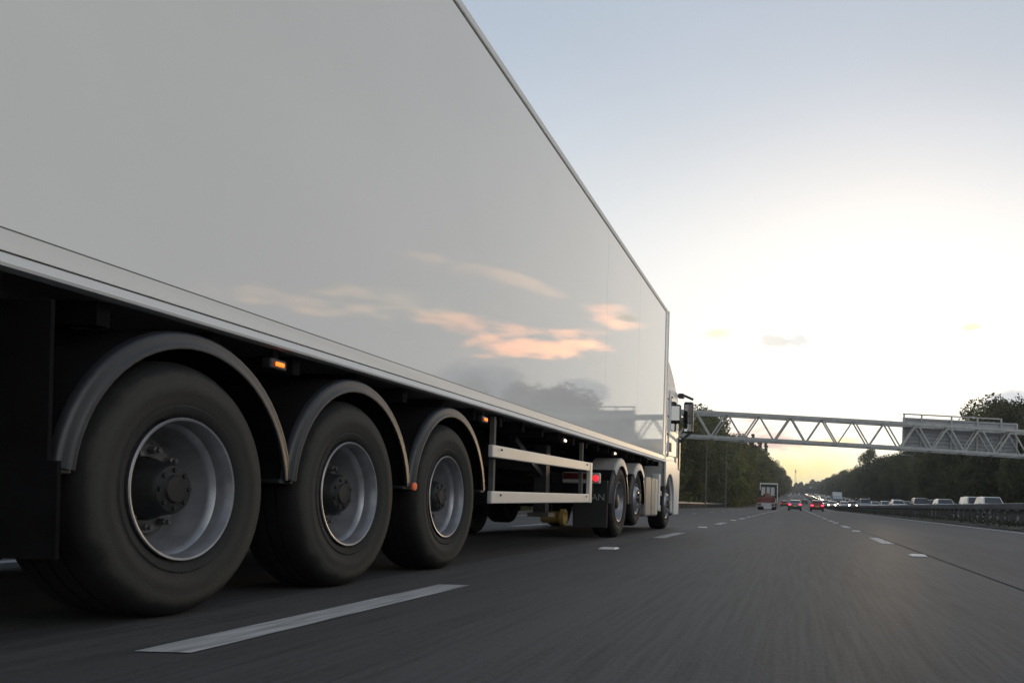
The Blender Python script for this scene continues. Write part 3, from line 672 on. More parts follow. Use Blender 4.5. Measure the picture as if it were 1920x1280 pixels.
barrier('central_barrier', 'long dark steel crash barrier on posts between the two carriageways at the right', 7.35, 18.0, 820.0, lambda y: zroad(y) + .12, .745, 1)
barrier('far_barrier', 'second dark barrier rail close behind the central one, on the oncoming side', 8.75, 18.0, 500.0, lambda y: zroad(y) + .15, .66, 1)
barrier('verge_barrier', 'short pale steel barrier rail at the left verge just past the lorry cab', -13.35, 60.0, 190.0, lambda y: zroad(y) + .0, .78, 1)

# ------------------------------------------------------------------ lamp posts
def lamp_post(x, y, h, arms, label, z0=0.0):
    oo = (x, y, zroad(y) + z0); e = tag(empty('street_lamp', oo), label, 'lamp post', 'lamp posts along the motorway verges')
    MB().tube([(x, y, oo[2] - .3), (x, y, oo[2] + 1.6), (x, y, oo[2] + 1.7), (x, y, oo[2] + h)], [.10, .10, .07, .045], 10).build('column', M['lamp'], e, oo, smooth=40)
    for s_ in arms:
        a = MB().tube([(x, y, oo[2] + h - .25), (x + s_ * .5, y, oo[2] + h), (x + s_ * 1.9, y, oo[2] + h + .10)], .045, 8).build('arm', M['steel'], e, oo)
        hd = MB(); hx = x + s_ * 2.3; hz = oo[2] + h + .10
        hd.hexa([(hx - .45, y - .13, hz - .06), (hx + .45, y - .13, hz - .06), (hx + .45, y + .13, hz - .06), (hx - .45, y + .13, hz - .06), (hx - .4, y - .07, hz + .10), (hx + .4, y - .07, hz + .10), (hx + .4, y + .07, hz + .10), (hx - .4, y + .07, hz + .10)])
        hd.build('lamp_head', M['steel'], e, oo, bevel=.03)
    return e
for px, D, lb in ((1885.5, 108, 'tall lamp post behind the white people carrier at the right, rising past the sign'), (1747, 166, 'lamp post behind the dark car with the orange glint'), (1709.5, 195, 'lamp post whose arm shows against the trees, just left of the dark car'),
                  (1683, 222, 'thin faint lamp post fourth from the right edge'), (1661, 255, 'thin faint lamp post fifth from the right edge'), (1632, 300, 'farthest lamp post visible on the right verge')):
    lamp_post(P(px, 940, D).x, D, 12.6 if D > 110 else 11.0, (-1,), lb, .3)
for px, D, h, lb in ((1322.5, 112, 9.5, 'lamp post in front of dark trees nearest the lorry cab'), (1360, 140, 11.8, 'lamp post standing before the olive tree at left'), (1386, 168, 13.1, 'lamp post with a two-armed head showing against the sky at left')):
    lamp_post(P(px, 944, D).x, D, h, (-1, 1) if px > 1380 else (1,), lb)

# ------------------------------------------------------------------ cars
SPEC = {   # L, W, H, hood, belt, cowl, roof front, roof rear, rear base, deck
    'hatch':  (4.2, 1.76, 1.47, .92, .96, 1.05, .30, -1.45, -1.95, .96),
    'saloon': (4.6, 1.80, 1.44, .90, .95, 1.05, .25, -1.05, -1.72, 1.02),
    'suv':    (4.5, 1.86, 1.70, 1.04, 1.10, 1.05, .45, -1.75, -2.12, 1.10),
    'mpv':    (4.7, 1.86, 1.78, 1.02, 1.06, 1.35, .60, -1.95, -2.25, 1.06),
    'van':    (5.0, 1.95, 2.05, 1.10, 1.16, 1.55, .95, -2.40, -2.45, 1.16)}
def car_meshes(kind):
    L, W, H, hood, belt, cowl, rf, rr, rb, deck = SPEC[kind]; h = W / 2; r = {}
    st = [(L / 2, .80, .34, hood - .28), (L / 2 - .06, .88, .24, hood - .18), (L / 2 - .28, .96, .20, hood - .10), (L / 2 - .75, 1, .19, hood - .04), (cowl, 1, .19, hood + .03), (0, 1, .19, belt), (rb * .55, 1, .19, belt + .01), (rb, 1, .20, deck), (-L / 2 + .16, .97, .22, deck - .02), (-L / 2 + .04, .92, .28, deck - .12), (-L / 2, .84, .36, deck - .26)]
    secs = []
    for y, wf, zb, zt in st:
        a = h * wf; hs = [(a * .86, zb), (a * .97, zb + .07), (a, zb + (zt - zb) * .45), (a * .985, zb + (zt - zb) * .72), (a * .95, zt - .05), (a * .86, zt), (a * .45, zt + .03)]
        secs.append([(x, y, z) for x, z in hs] + [(-x, y, z) for x, z in hs[::-1]])
    r['body'] = MB().loft(secs).mesh('body', None, smooth=38)
    bw, rw = h * .92, h * .73
    side = [(cowl + .02, belt - .04), (rf, H - .05), ((rf + rr) / 2, H), (rr, H - .05), (rb, deck - .04)]
    wof = [bw, rw, rw, rw, bw if kind != 'van' else bw]
    vl = [(-w_, y, z) for (y, z), w_ in zip(side, wof)] + [(w_, y, z) for (y, z), w_ in zip(side, wof)]
    c = MB().add(vl, [(0, 1, 6, 5), (1, 2, 7, 6), (2, 3, 8, 7), (3, 4, 9, 8), (4, 3, 2, 1, 0), (5, 6, 7, 8, 9), (0, 5, 9, 4)])
    r['roof'] = c
    V = [Vector(v) for v in vl]
    def quad(a, b, c_, d, ins, off=.006):
        q = [V[i] for i in (a, b, c_, d)]; cen = sum(q, Vector()) / 4; n = (q[1] - q[0]).cross(q[3] - q[0]).normalized()
        if n.dot(cen - Vector((0, 0, .8))) < 0: n = -n
        def bl(u, v_): return q[0] * (1 - u) * (1 - v_) + q[1] * u * (1 - v_) + q[2] * u * v_ + q[3] * (1 - u) * v_
        u0, u1, w0, w1 = ins
        p = [bl(u0, w0) + n * off, bl(u1, w0) + n * off, bl(u1, w1) + n * off, bl(u0, w1) + n * off]
        return MB().add([tuple(x) for x in p] + [tuple(x - n * .012) for x in p], [(0, 1, 2, 3), (7, 6, 5, 4), (0, 4, 5, 1), (1, 5, 6, 2), (2, 6, 7, 3), (3, 7, 4, 0)])
    r['windscreen'] = quad(0, 1, 6, 5, (.16, .92, .06, .94)).mesh('windscreen', None)
    r['rear_window'] = quad(4, 3, 8, 9, (.25 if kind != 'van' else .3, .88, .09, .91)).mesh('rear_window', None)
    def sidepane(s_, ya, yb):
        b = 5 if s_ > 0 else 0; A = [V[b + i] for i in range(5)]
        def pt(y, t):
            # between the belt line and the roof line at a given y
            zl = belt + .03
            for i in range(4):
                y0, y1 = A[i].y, A[i + 1].y
                if y1 <= y <= y0: f = (y0 - y) / (y0 - y1); zt = A[i].z + (A[i + 1].z - A[i].z) * f
            z = zl + (zt - .07 - zl) * t
            x = bw + (rw - bw) * (z - belt + .04) / (H - .05 - belt + .04)
            return Vector((s_ * (x + .006), y, max(z, zl)))
        p = [pt(ya, 0), pt(yb, 0), pt(yb, 1), pt((ya + yb) / 2, 1), pt(ya, 1)]
        n = Vector((s_ * -.012, 0, 0))
        return MB().add([tuple(x) for x in p] + [tuple(x + n) for x in p], [(0, 1, 2, 3, 4), (9, 8, 7, 6, 5)] + [(i, i + 5, (i + 1) % 5 + 5, (i + 1) % 5) for i in range(5)])
    mid = (rf + rr) / 2 - .05; yr = rr + .05 if kind != 'van' else mid - .1
    r['side_window'] = [sidepane(s_, a, b).mesh('side_window', None) for s_ in (-1, 1) for a, b in ([(rf + .22, mid + .06), (mid - .06, yr)] if kind != 'van' else [(rf + .28, mid + .5)])]
    def blob(x, y, z, sx, sy, sz): 
        m_ = MB(); m_.loft([[(x - sx * k, y + t * sy, z - sz * k), (x + sx * k, y + t * sy, z - sz * k), (x + sx * k, y + t * sy, z + sz * k), (x - sx * k, y + t * sy, z + sz * k)] for t, k in ((-1, .9), (-.4, 1), (.4, 1), (1, .9))]); return m_
    r['headlight'] = [blob(s_ * h * .70, L / 2 - .13, hood - .24, .19, .12, .085).mesh('headlight', None) for s_ in (-1, 1)]
    r['tail_light'] = [blob(s_ * h * .76, -L / 2 + .05, deck - .19, .16, .07, .085).mesh('tail_light', None) for s_ in (-1, 1)]
    r['grille'] = blob(0, L / 2 - .01, hood - .30, h * .42, .03, .07).mesh('grille', None)
    r['lower_grille'] = blob(0, L / 2 - .01, .36, h * .60, .03, .08).mesh('lower_grille', None)
    r['rear_bumper'] = blob(0, -L / 2 + .03, .38, h * .72, .05, .09).mesh('rear_bumper', None)
    r['plate_f'] = MB().box(-.26, .26, L / 2 + .022, L / 2 + .032, .44, .55).mesh('number_plate', None)
    r['plate_r'] = MB().box(-.26, .26, -L / 2 - .022, -L / 2 - .010, .60, .71).mesh('number_plate', None)
    r['wing_mirror'] = [blob(s_ * (h + .09), cowl - .35, belt + .05, .09, .06, .06).mesh('wing_mirror', None) for s_ in (-1, 1)]
    return r
CM = {k: car_meshes(k) for k in SPEC}
for k in SPEC: CM[k]['roof_mesh'] = CM[k]['roof'].mesh('roof', None)
wt = MB().lathe([(-.11, .20), (-.11, .29), (-.08, .315), (.08, .315), (.11, .29), (.11, .20)], n=28, closed=True).mesh('tyre', M['tyre'], smooth=40)
wr = MB().lathe([(-.06, .21), (.095, .21), (.10, .195), (.07, .17), (.06, .06), (.08, .05), (.08, .001)], n=20).mesh('rim', M['head_off'], smooth=40)
wa = MB().lathe([(0, .36), (.012, .36), (.012, .30), (0, .30)], n=28, closed=True).mesh('wheel_arch', M['dark_trim'])
def withmat(me, m):
    key = (me.name, m.name)
    if key not in KIDS:
        c = me.copy(); c.materials.clear(); c.materials.append(m); KIDS[key] = c
    return KIDS[key]
def car(kind, paint, loc, rz=0.0, label='', group=None, head=None, tail=None, full=True, cat='car'):
    L, W, H, hood, belt, cowl, rf, rr, rb, deck = SPEC[kind]; r = CM[kind]
    e = tag(empty({'hatch': 'hatchback_car', 'saloon': 'saloon_car', 'suv': 'off_road_car', 'mpv': 'people_carrier', 'van': 'van'}[kind], loc, None, rz), label, cat, group)
    pm = PAINT[paint]
    inst('body', withmat(r['body'], pm), e)
    c = inst('roof', withmat(r['roof_mesh'], pm), e); b = c.modifiers.new('bevel', 'BEVEL'); b.width = .07; b.segments = 3; b.limit_method = 'ANGLE'; b.angle_limit = R(12)
    inst('windscreen', withmat(r['windscreen'], M['screen']), e); inst('rear_window', withmat(r['rear_window'], M['glass']), e)
    for p in r['side_window']: inst('side_window', withmat(p, M['glass']), e)
    for p in r['headlight']: inst('headlight', withmat(p, M[head] if head else M['head_off']), e)
    for p in r['tail_light']: inst('tail_light', withmat(p, M[tail] if tail else M['red_off']), e)
    if full:
        for n_ in ('grille', 'lower_grille', 'rear_bumper'): inst(n_, withmat(r[n_], M['dark_trim']), e)
        inst('number_plate', withmat(r['plate_f'], M['plate_w']), e); inst('number_plate', withmat(r['plate_r'], M['plate_y']), e)
        for p in r['wing_mirror']: inst('wing_mirror', withmat(p, pm), e)
    for s_ in (-1, 1):
        for y in (L * .5 - .86, -L * .5 + .82):
            wh = empty('wheel', (s_ * (W / 2 - .10), y, .315), e, 0 if s_ > 0 else math.pi)
            inst('tyre', wt, wh); inst('rim', wr, wh)
            if full: inst('wheel_arch', wa, wh, (.09, 0, .02))
    return e
Z = lambda x, y, dz=0: (x, y, zroad(y) + dz)
car('saloon', 'grey', Z(0.03, 112), 0, 'dark grey saloon braking straight ahead in the middle lane', 'cars ahead on our carriageway', tail='brake')
car('hatch', 'red', Z(2.95, 110), 0, 'red hatchback braking ahead beside the central barrier', 'cars ahead on our carriageway', tail='brake')
car('hatch', 'black', Z(-2.60, 205), 0, 'small dark hatchback between the red flatbed and the grey saloon', 'cars ahead on our carriageway', tail='red_lamp')
car('hatch', 'black', Z(3.1, 262), 0, 'tiny dark car ahead between the grey saloon and the red hatchback', 'cars ahead on our carriageway')
for i, (x, y, k, p) in enumerate(((-3.9, 545, 'van', 'white'), (.2, 610, 'hatch', 'silver'), (-3.8, 660, 'hatch', 'white'), (-.1, 470, 'hatch', 'silver'), (3.4, 700, 'hatch', 'white'), (-7.6, 760, 'van', 'white'), (-3.9, 800, 'van', 'white'), (.0, 790, 'hatch', 'silver'), (3.5, 820, 'van', 'silver'), (-7.6, 690, 'van', 'white'))):
    car(k, p, Z(x, y), 0, f"distant {p} {'van' if k == 'van' else 'hatchback'} climbing the hill on our side of the motorway", 'distant vehicles climbing the hill', full=False, cat='car')
# oncoming queue: facing us (rz = 180 degrees)
PI = math.pi
on = [(1869.5, 65, 'mpv', 'white', 'white people carrier nearest the right edge behind the barrier', None, 0.88),
      (1836, 73.5, 'van', 'white', 'pale van partly hidden behind the white people carrier', None, 0.82),
      (1778, 80, 'suv', 'silver', 'silver car with a white roof edge just left of the pale van', None, 0.88),
      (1731.5, 88, 'suv', 'black', 'dark car catching an orange glint between two lamp posts', None, 0.97),
      (1687.5, 106, 'suv', 'white', 'white car left of the dark car with the orange glint', None, 0.9),
      (1663, 124, 'hatch', 'silver', 'silver car low behind the barrier, second left of the dark car', None, 1.05),
      (1643, 138, 'hatch', 'white', 'pale car low behind the barrier beside the white van', None, 1.05),
      (1624, 126, 'van', 'silver', 'silver van with a beacon on its roof in the oncoming queue', None, 0.9),
      (1600, 148, 'suv', 'grey', 'grey car with one bright headlight just left of the beacon van', 'head', 0.95),
      (1583, 160, 'hatch', 'silver', 'silver car at the left end of the near oncoming queue', None, 1.0),
      (1560, 165, 'hatch', 'gold', 'car with dazzling white headlights right of the red hatchback', 'head', 1.0),
      (1549, 190, 'suv', 'silver', 'car with yellowish headlights behind the dazzling one', 'head_far', 1.0)]
for px, D, k, p, lb, hd, dz in on:
    x = P(px, 945, D).x
    e = car(k, p, (x, D + SPEC[k][0] / 2, zroad(D) + OZ), PI, lb, 'near cars in the oncoming queue', head=hd, cat='van' if k == 'van' else 'car'); e.scale[2] = dz
    if 'beacon' in lb:
        MB().lathe([(0, .16), (.10, .15), (.18, .10), (.20, .001)], (-.55, 1.0, 2.05), 12, 'z').build('beacon', M['steel'], e, smooth=40)
far_on = [(16.9, 92, 'hatch', 'white'), (18.4, 101, 'saloon', 'silver'), (18.2, 112, 'mpv', 'silver'), (18.5, 124, 'hatch', 'white'), (14.4, 118, 'saloon', 'silver'), (18.2, 136, 'suv', 'white'), (14.6, 152, 'hatch', 'white'), (18.3, 149, 'van', 'white'), (14.5, 166, 'saloon', 'silver'), (18.4, 163, 'hatch', 'silver'), (14.6, 180, 'mpv', 'white'), (18.3, 178, 'saloon', 'grey'), (11.0, 178, 'saloon', 'silver'), (11.2, 191, 'hatch', 'white')]
for x, D, k, p in far_on:
    car(k, p, (x, D, zroad(D) + OZ), PI, f"{p} {dict(hatch='hatchback', saloon='saloon', suv='off-road car', mpv='people carrier', van='van')[k]} in the oncoming queue with only its roof showing behind nearer cars", 'near cars in the oncoming queue', full=False, cat='van' if k == 'van' else 'car')
rnd = random.Random(5)
names = []
for lane, x in enumerate((11.1, 14.7, 18.3)):
    y = (205, 195, 215)[lane]
    while y < 840:
        k = rnd.choice(['hatch', 'hatch', 'saloon', 'suv', 'mpv', 'van', 'hatch']); p = rnd.choice(['silver', 'white', 'black', 'grey', 'blue', 'silver', 'red'])
        car(k, p, (x + rnd.uniform(-.3, .3), y, zroad(y) + OZ), PI, f"small distant {p} {dict(hatch='hatchback', saloon='saloon', suv='off-road car', mpv='people carrier', van='van')[k]} with headlights lit in the oncoming queue down the hill", 'distant vehicles in the oncoming queue', head='head_far' if rnd.random() < .85 else 'head', full=False, cat='car')
        y += rnd.uniform(9, 16) * (1 + y / 900)
# box lorry in the queue
bx = P(1571, 945, 205).x
bl = tag(empty('box_lorry', (bx, 207, zroad(207) + OZ)), 'white box lorry facing us in the oncoming queue', 'lorry')
MB().box(-1.2, 1.2, 2.0, 9.0, 1.0, 3.75).build('cargo_box', PAINT['white'], bl, bevel=.04)
MB().prism([(-.02, .5), (.0, 1.6), (.3, 2.85), (1.9, 2.9), (1.9, .5)], -1.15, 1.15).build('cab', PAINT['silver'], bl, bevel=.06)
MB().prism([(-.015, 1.62), (.27, 2.6), (.29, 2.6), (.03, 1.62)], -1.02, 1.02).build('windscreen', M['screen'], bl)
for s_ in (-1, 1):
    MB().box(s_ * .9 - .15, s_ * .9 + .15, -.05, 0, .75, .92).build('headlight', M['head_off'], bl)
    for y in (1.0, 7.2): MB().lathe([(-.13, .3), (-.14, .44), (-.1, .5), (.1, .5), (.14, .44), (.13, .3)], (s_ * 1.02, y, .5), 20).build('wheel', M['tyre'], bl)

# red flatbed lorry ahead on the left
fx, fy = -3.57, 104.0
fb = tag(empty('flatbed_lorry', (fx, fy, 0)), 'red flatbed lorry with a brown load and pale framed cab back ahead on the left', 'lorry')
fo_ = (fx, fy, 0)
MB().box(-1.12, 1.12, 0, 5.2, .92, 1.06).build('bed', PAINT['red'], fb, bevel=.02)
MB().box(-1.12, 1.12, -.06, 0, 1.07, 1.66).build('tailboard', M['faded_red'], fb, bevel=.02)
MB().box(-1.12, 1.12, -.16, -.0, .46, .91).build('rear_bumper', PAINT['silver'], fb, bevel=.02)
for s_ in (-1, 1):
    MB().box(s_ * .85 - .2, s_ * .85 + .2, -.19, -.162, .58, .82).build('tail_light', M['red_off'], fb)
    MB().box(s_ * .82 - .16, s_ * .82 + .16, -.08, -.062, 1.15, 1.35).build('marker', M['red_off'], fb)
    MB().box(s_ * 1.1 - .03, s_ * 1.1 + .03, 0, 5.2, 1.06, 1.5).build('side_board', PAINT['red'], fb)
    for y in (1.1, 2.4, 7.6): MB().lathe([(-.24, .3), (-.26, .44), (-.2, .5), (.2, .5), (.26, .44), (.24, .3)], (s_ * .85, y, .5), 20).build('wheel', M['tyre'], fb)
MB().box(-.35, .7, -.18, -.15, .26, .45).build('number_board', M['plate_w'], fb)
MB().box(-.45, .45, 0, 8.5, .6, .9).build('frame', M['chassis'], fb)
ld_ = MB(); rn = random.Random(3)
secs = []
for i in range(9):
    t = i / 8; sc_ = max(.15, math.sin(math.pi * (t * .86 + .08)))
    secs.append([(math.cos(R(a)) * .85 * sc_ * (1 + rn.uniform(-.12, .12)), .4 + 4.0 * t, 1.05 + math.sin(R(a)) * 1.15 * sc_ * (1 + rn.uniform(-.14, .14))) for a in range(0, 181, 15)])
ld_.loft(secs).build('load', mat('brown_load', (0.12, 0.055, 0.03), .9, var=.4, vscale_=(3, 3, 3)), fb, smooth=60)
MB().box(-1.0, 1.15, 6.3, 8.3, .9, 3.35).build('cab', M['dark_trim'], fb, bevel=.05)
for x0, x1 in ((-.92, -.42), (-.22, .18), (.32, .85)): MB().box(x0, x1, 6.26, 6.295, 1.9, 3.05).build('rear_window', PAINT['silver'], fb)
fr = MB(); fr.box(-1.12, 1.28, 5.9, 6.0, 3.42, 3.58).box(1.18, 1.28, 5.9, 6.0, 1.0, 3.42).box(-1.12, -1.02, 5.9, 6.0, 2.6, 3.42); fr.build('head_frame', PAINT['white'], fb, bevel=.02)
MB().box(1.36, 1.5, 7.9, 8.0, 1.7, 2.3).build('wing_mirror', M['dark_trim'], fb)

# ------------------------------------------------------------------ bridge, mast
by = 905.0; bz = zroad(by)
bo = (10, by, bz)
bg_ = tag(empty('road_bridge', bo), 'low dark road bridge crossing the motorway at the top of the hill', 'bridge')
MB().box(-70, 75, by, by + 9, bz + 5.0, bz + 6.4).build('deck', M['concrete'], bg_, bo)
MB().box(-70, 75, by - .15, by + .15, bz + 6.405, bz + 7.5).build('parapet', M['concrete'], bg_, bo)
for x0, x1 in ((-15.5, -14.5), (7.4, 8.6), (27.5, 28.5)): MB().box(x0, x1, by + 1, by + 8, bz - 1, bz + 4.997).build('pier', M['concrete'], bg_, bo)
for s_, x in ((-1, -22), (1, 34)): MB().hexa([(x, by + .5, bz - 1), (x + s_ * 45, by + .5, bz - 1), (x + s_ * 45, by + 8.5, bz - 1), (x, by + 8.5, bz - 1), (x + s_ * 8, by + .5, bz + 4.996), (x + s_ * 45, by + .5, bz + 4.996), (x + s_ * 45, by + 8.5, bz + 4.996), (x + s_ * 8, by + 8.5, bz + 4.996)]).build('abutment', M['concrete'], bg_, bo)
for px, lb in ((1522, 'white van crossing the far bridge, the left one'), (1548, 'white van crossing the far bridge, the right one')):
    x = P(px, 911, by + 5).x
    car('van', 'white', (x, by + 4.5, bz + 6.41), -PI / 2, lb, 'vans on the far bridge', full=False, cat='van')
my = 1350.0; mx = P(1491.5, 900, my).x; mz = zfar(my)
ms_ = tag(empty('pylon', (mx, my, mz)), 'slender lattice mast standing on the skyline straight ahead', 'pylon'); MZ = 60 - mz
mm_ = MB(); 
for sx in (-1, 1):
    for sy in (-1, 1): mm_.beam((sx * 1.6, sy * 1.6, 0), (sx * .5, sy * .5, MZ), .35)
for i in range(12):
    z0, z1 = MZ * i / 12, MZ * (i + 1) / 12; a0, a1 = 1.6 - 1.1 * i / 12, 1.6 - 1.1 * (i + 1) / 12; s_ = 1 if i % 2 else -1
    for sy in (-1, 1): mm_.beam((-s_ * a0, sy * a0, z0), (s_ * a1, sy * a1, z1), .22)
mm_.build('lattice', M['steel'], ms_)
MB().box(-1.1, 1.1, -1.1, 1.1, MZ - 5, MZ - 1).box(-.3, .3, -.3, .3, MZ - 1, MZ + 3).build('antenna', M['steel'], ms_)

# ------------------------------------------------------------------ trees
def leafquad(m, c, s, rn, up=0.3):
    n = Vector((rn.gauss(0, 1), rn.gauss(0, 1), rn.gauss(0, 1) + up)).normalized()
    a = n.orthogonal().normalized(); b = n.cross(a); t = rn.uniform(0, 6.28); a, b = a * math.cos(t) + b * math.sin(t), b * math.cos(t) - a * math.sin(t)
    l, w_ = s, s * rn.uniform(.45, .8)
    i = len(m.v); m.v += [tuple(c - a * l), tuple(c - b * w_ + n * s * .15), tuple(c + a * l), tuple(c + b * w_ + n * s * .15)]; m.f.append((i, i + 1, i + 2, i + 3))
def tree_mesh(seed, h, r, base, nleaf, conifer=False, leaf=.30, gap=.25):
    rn = random.Random(seed); tr = MB(); cr_ = MB(); cl = []
    lean = (rn.uniform(-.5, .5), rn.uniform(-.5, .5))
    tr.tube([(0, 0, -.4), (0, 0, h * .2), (lean[0] * .6, lean[1] * .6, h * .55), (lean[0], lean[1], h * .93)], [.02 * h, .016 * h, .010 * h, .002 * h], 8)
    if conifer:
        for i in range(26):
            t = i / 25; z = base + (h - base) * t; rr_ = r * (1 - t) ** .8 + .25
            for j in range(6):
                a = rn.uniform(0, 6.28); q = rr_ * rn.uniform(.35, 1)
                cl.append((Vector((math.cos(a) * q, math.sin(a) * q, z - q * .25)), .35 + .5 * (1 - t)))
    else:
        for i in range(9):
            a = rn.uniform(0, 6.28); z = h * rn.uniform(.3, .75); q = r * rn.uniform(.5, .85)
            tr.tube([(lean[0] * z / h, lean[1] * z / h, z), (math.cos(a) * q * .5, math.sin(a) * q * .5, z + h * .07), (math.cos(a) * q, math.sin(a) * q, z + h * rn.uniform(.10, .2))], [.007 * h, .004 * h, .0015 * h], 5)
        for i in range(52):
            for _ in range(30):
                p = Vector((rn.uniform(-1, 1), rn.uniform(-1, 1), rn.uniform(-1, 1)))
                if p.length < 1: break
            p = p.normalized() * (p.length ** .45)
            zz = base + (h - base) * (.5 + .5 * p.z); f = 1.0 - .35 * max(0, p.z) ** 2
            cl.append((Vector((p.x * r * f, p.y * r * f, zz - (h - base) * .04)), r * rn.uniform(.13, .34)))
    tot = sum(c[1] ** 2 for c in cl)
    for c, q in cl:
        for _ in range(int(nleaf * q * q / tot)):
            d = Vector((rn.gauss(0, 1), rn.gauss(0, 1), rn.gauss(0, .8))).normalized() * q * (rn.random() ** .33) * (1 + .25 * rn.random() ** 6)
            leafquad(cr_, c + d, leaf * rn.uniform(.6, 1.25), rn)
    return tr.mesh('trunk', M['bark'], smooth=60), cr_
KINDS = {}
for k, a in dict(round_=(11, 15, 5.2, .6, 15000, False, .19), broad=(12, 14, 6.2, .3, 16000, False, .19), tall=(13, 18, 4.6, .8, 15000, False, .19), bushy=(14, 11, 5.0, .0, 14000, False, .18), loose=(15, 16, 5.0, 2.0, 10000, False, .18), spire=(16, 17, 3.2, .5, 14000, True, .18)).items():
    tm, cm = tree_mesh(a[0], *a[1:5], conifer=a[5], leaf=a[6])
    lm = 'needle' if k == 'spire' else 'leaf'
    KINDS[k] = (tm, cm.mesh('crown', M[lm], fix=False), a[1], cm.mesh('crown', M['leaf_olive'], fix=False))
TREE_NAME = dict(round_='round_tree', broad='broad_tree', tall='tall_tree', bushy='bushy_tree', loose='loose_tree', spire='conifer_tree', shrub='shrub')
TREE_LAB = dict(round_='round-crowned dark tree', broad='broad dark tree', tall='tall slim dark tree', bushy='low bushy dark tree', loose='loose-crowned tree', spire='pointed conifer', shrub='low dark shrub')
def tree(kind, x, y, h, rz, label, group, olive=False, ws=1.0, z0=None):
    t, c, h0, c2 = KINDS[kind]; s = h / h0
    e = tag(empty(TREE_NAME[kind], (x, y, (zroad(y) if z0 is None else z0) + (bank(x) if z0 is None else 0) - .05), None, rz), label, 'shrub' if kind == 'shrub' else 'tree', group)
    e.scale = (s * ws, s * ws, s)
    inst('trunk', t, e); inst('crown', c2 if olive else c, e)
    return e
rt = random.Random(21)
# right-hand wood: (photo x, distance, height) for the trees that draw the skyline, then fill
sky_r = [(1934, 96, 14.4, 'tall', 'tall dark tree cut by the right edge of the picture'), (1897, 112, 15.2, 'broad', 'dark tree right of the sign, second from the right edge'), (1868, 118, 16.6, 'round_', 'dark tree rising above the right end of the sign'), (1838, 128, 16.9, 'broad', 'bushy treetop showing over the sign right of its middle'), (1818, 138, 16.2, 'loose', 'loose treetop just over the middle of the sign'),
         (1790, 150, 14.6, 'broad', 'dark tree behind the left half of the sign'), (1755, 170, 14.4, 'round_', 'dark tree behind the lamp post under the sign'), (1722, 190, 15.0, 'tall', 'dark tree under the left end of the sign'), (1696, 215, 16.0, 'round_', 'dark tree at the left end of the sign'), (1672, 245, 15.2, 'broad', 'dark treetop just left of the sign under the gantry'),
         (1656, 275, 16.0, 'bushy', 'bushy treetop right of the lone round tree'), (1629, 310, 20.8, 'round_', 'lone loose round tree standing above the right treeline'), (1604, 400, 15.4, 'broad', 'dark tree sloping left of the lone round tree'), (1584, 500, 17.2, 'round_', 'round treetop on the right slope toward the far bridge'), (1568, 610, 17.0, 'broad', 'small treetop close above the oncoming box lorry'), (1556, 720, 16.5, 'round_', 'small treetop at the right end of the far bridge')]
for px, D, h, k, lb in sky_r: tree(k, P(px, 940, D).x, D, h, rt.uniform(0, 6), lb, 'trees along the right of the motorway', ws=.72 if 'lone' in lb and 'left of' not in lb and 'right of' not in lb else 1.0)
y = 22.0
while y < 880:
    for row, (x0, sp) in enumerate(((31, 2.0), (38, 4.0))):
        k = rt.choice(['round_', 'broad', 'bushy', 'tall', 'bushy', 'broad']); 
        h = (rt.uniform(10.5, 13) if y > 85 else rt.uniform(5.5, 7) + y * .045) + row * (1.2 if y > 85 else .6) + (2.5 if y > 230 else 0)
        x = x0 + rt.uniform(-sp, sp) * .5
        tree(k, x, y + rt.uniform(-2, 2), h, rt.uniform(0, 6), TREE_LAB[k] + ' in the dense wood along the right verge', 'trees along the right of the motorway', olive=rt.random() < .15)
    y += 7.5 if y < 300 else (11 if y < 550 else 16)
# left-hand wood
sky_l = [(1296, 150, 16.8, 'broad', 'big dark tree rising behind the gantry beside the cab mirror'), (1316, 160, 18.6, 'round_', 'tallest dark tree at left, top above the gantry'), (1331, 172, 16.2, 'loose', 'loose tree with leaves against the pink sky inside the gantry'), (1350, 186, 14.6, 'loose', 'loose tree just under the gantry beside the olive tree'), (1366, 200, 15.2, 'loose', 'loose treetop peeping over the lower gantry beam'),
         (1352, 165, 12.6, 'bushy', 'paler olive tree behind the left lamp posts'), (1378, 190, 13.0, 'broad', 'olive green tree right of the paler olive one'), (1396, 235, 19.0, 'spire', 'pointed treetop right of the two-armed lamp post'), (1409, 255, 21.0, 'spire', 'pointed conifer standing highest of the conifers at left'), (1421, 285, 21.2, 'spire', 'pointed conifer right of the highest conifer'),
         (1433, 320, 22.0, 'spire', 'narrow conifer above the red flatbed lorry'), (1441, 360, 18.5, 'tall', 'dark treetop above the right part of the red flatbed'), (1450, 420, 18.8, 'round_', 'overhanging treetop right of the red flatbed'), (1457, 500, 18.5, 'round_', 'dark tree on the left slope toward the far bridge'), (1464, 600, 18.0, 'broad', 'small dark tree on the left near the far bridge'), (1471, 730, 17.5, 'round_', 'last small tree at the left end of the far bridge')]
for px, D, h, k, lb in sky_l: tree(k, P(px, 940, D).x, D, h, rt.uniform(0, 6), lb, 'trees along the left of the motorway', olive='olive' in lb)
y = 6.0
while y < 880:
    for row, (x0, sp) in enumerate(((-17.5, 1.6), (-24, 4.0))):
        k = rt.choice(['round_', 'broad', 'bushy', 'tall', 'bushy', 'broad'])
        h = rt.uniform(10.5, 13.5) + row * 1.2 + (4.5 if y > 200 else 0)
        x = x0 + rt.uniform(-sp, sp) * .5 - (1.0 if k == 'broad' else 0) + (1.5 if y > 200 else 0)
        tree(k, x, y + rt.uniform(-2, 2), h, rt.uniform(0, 6), TREE_LAB[k] + ' in the dense wood along the left verge', 'trees along the left of the motorway', olive=rt.random() < .25)
    y += 7.5 if y < 300 else (11 if y < 550 else 16)
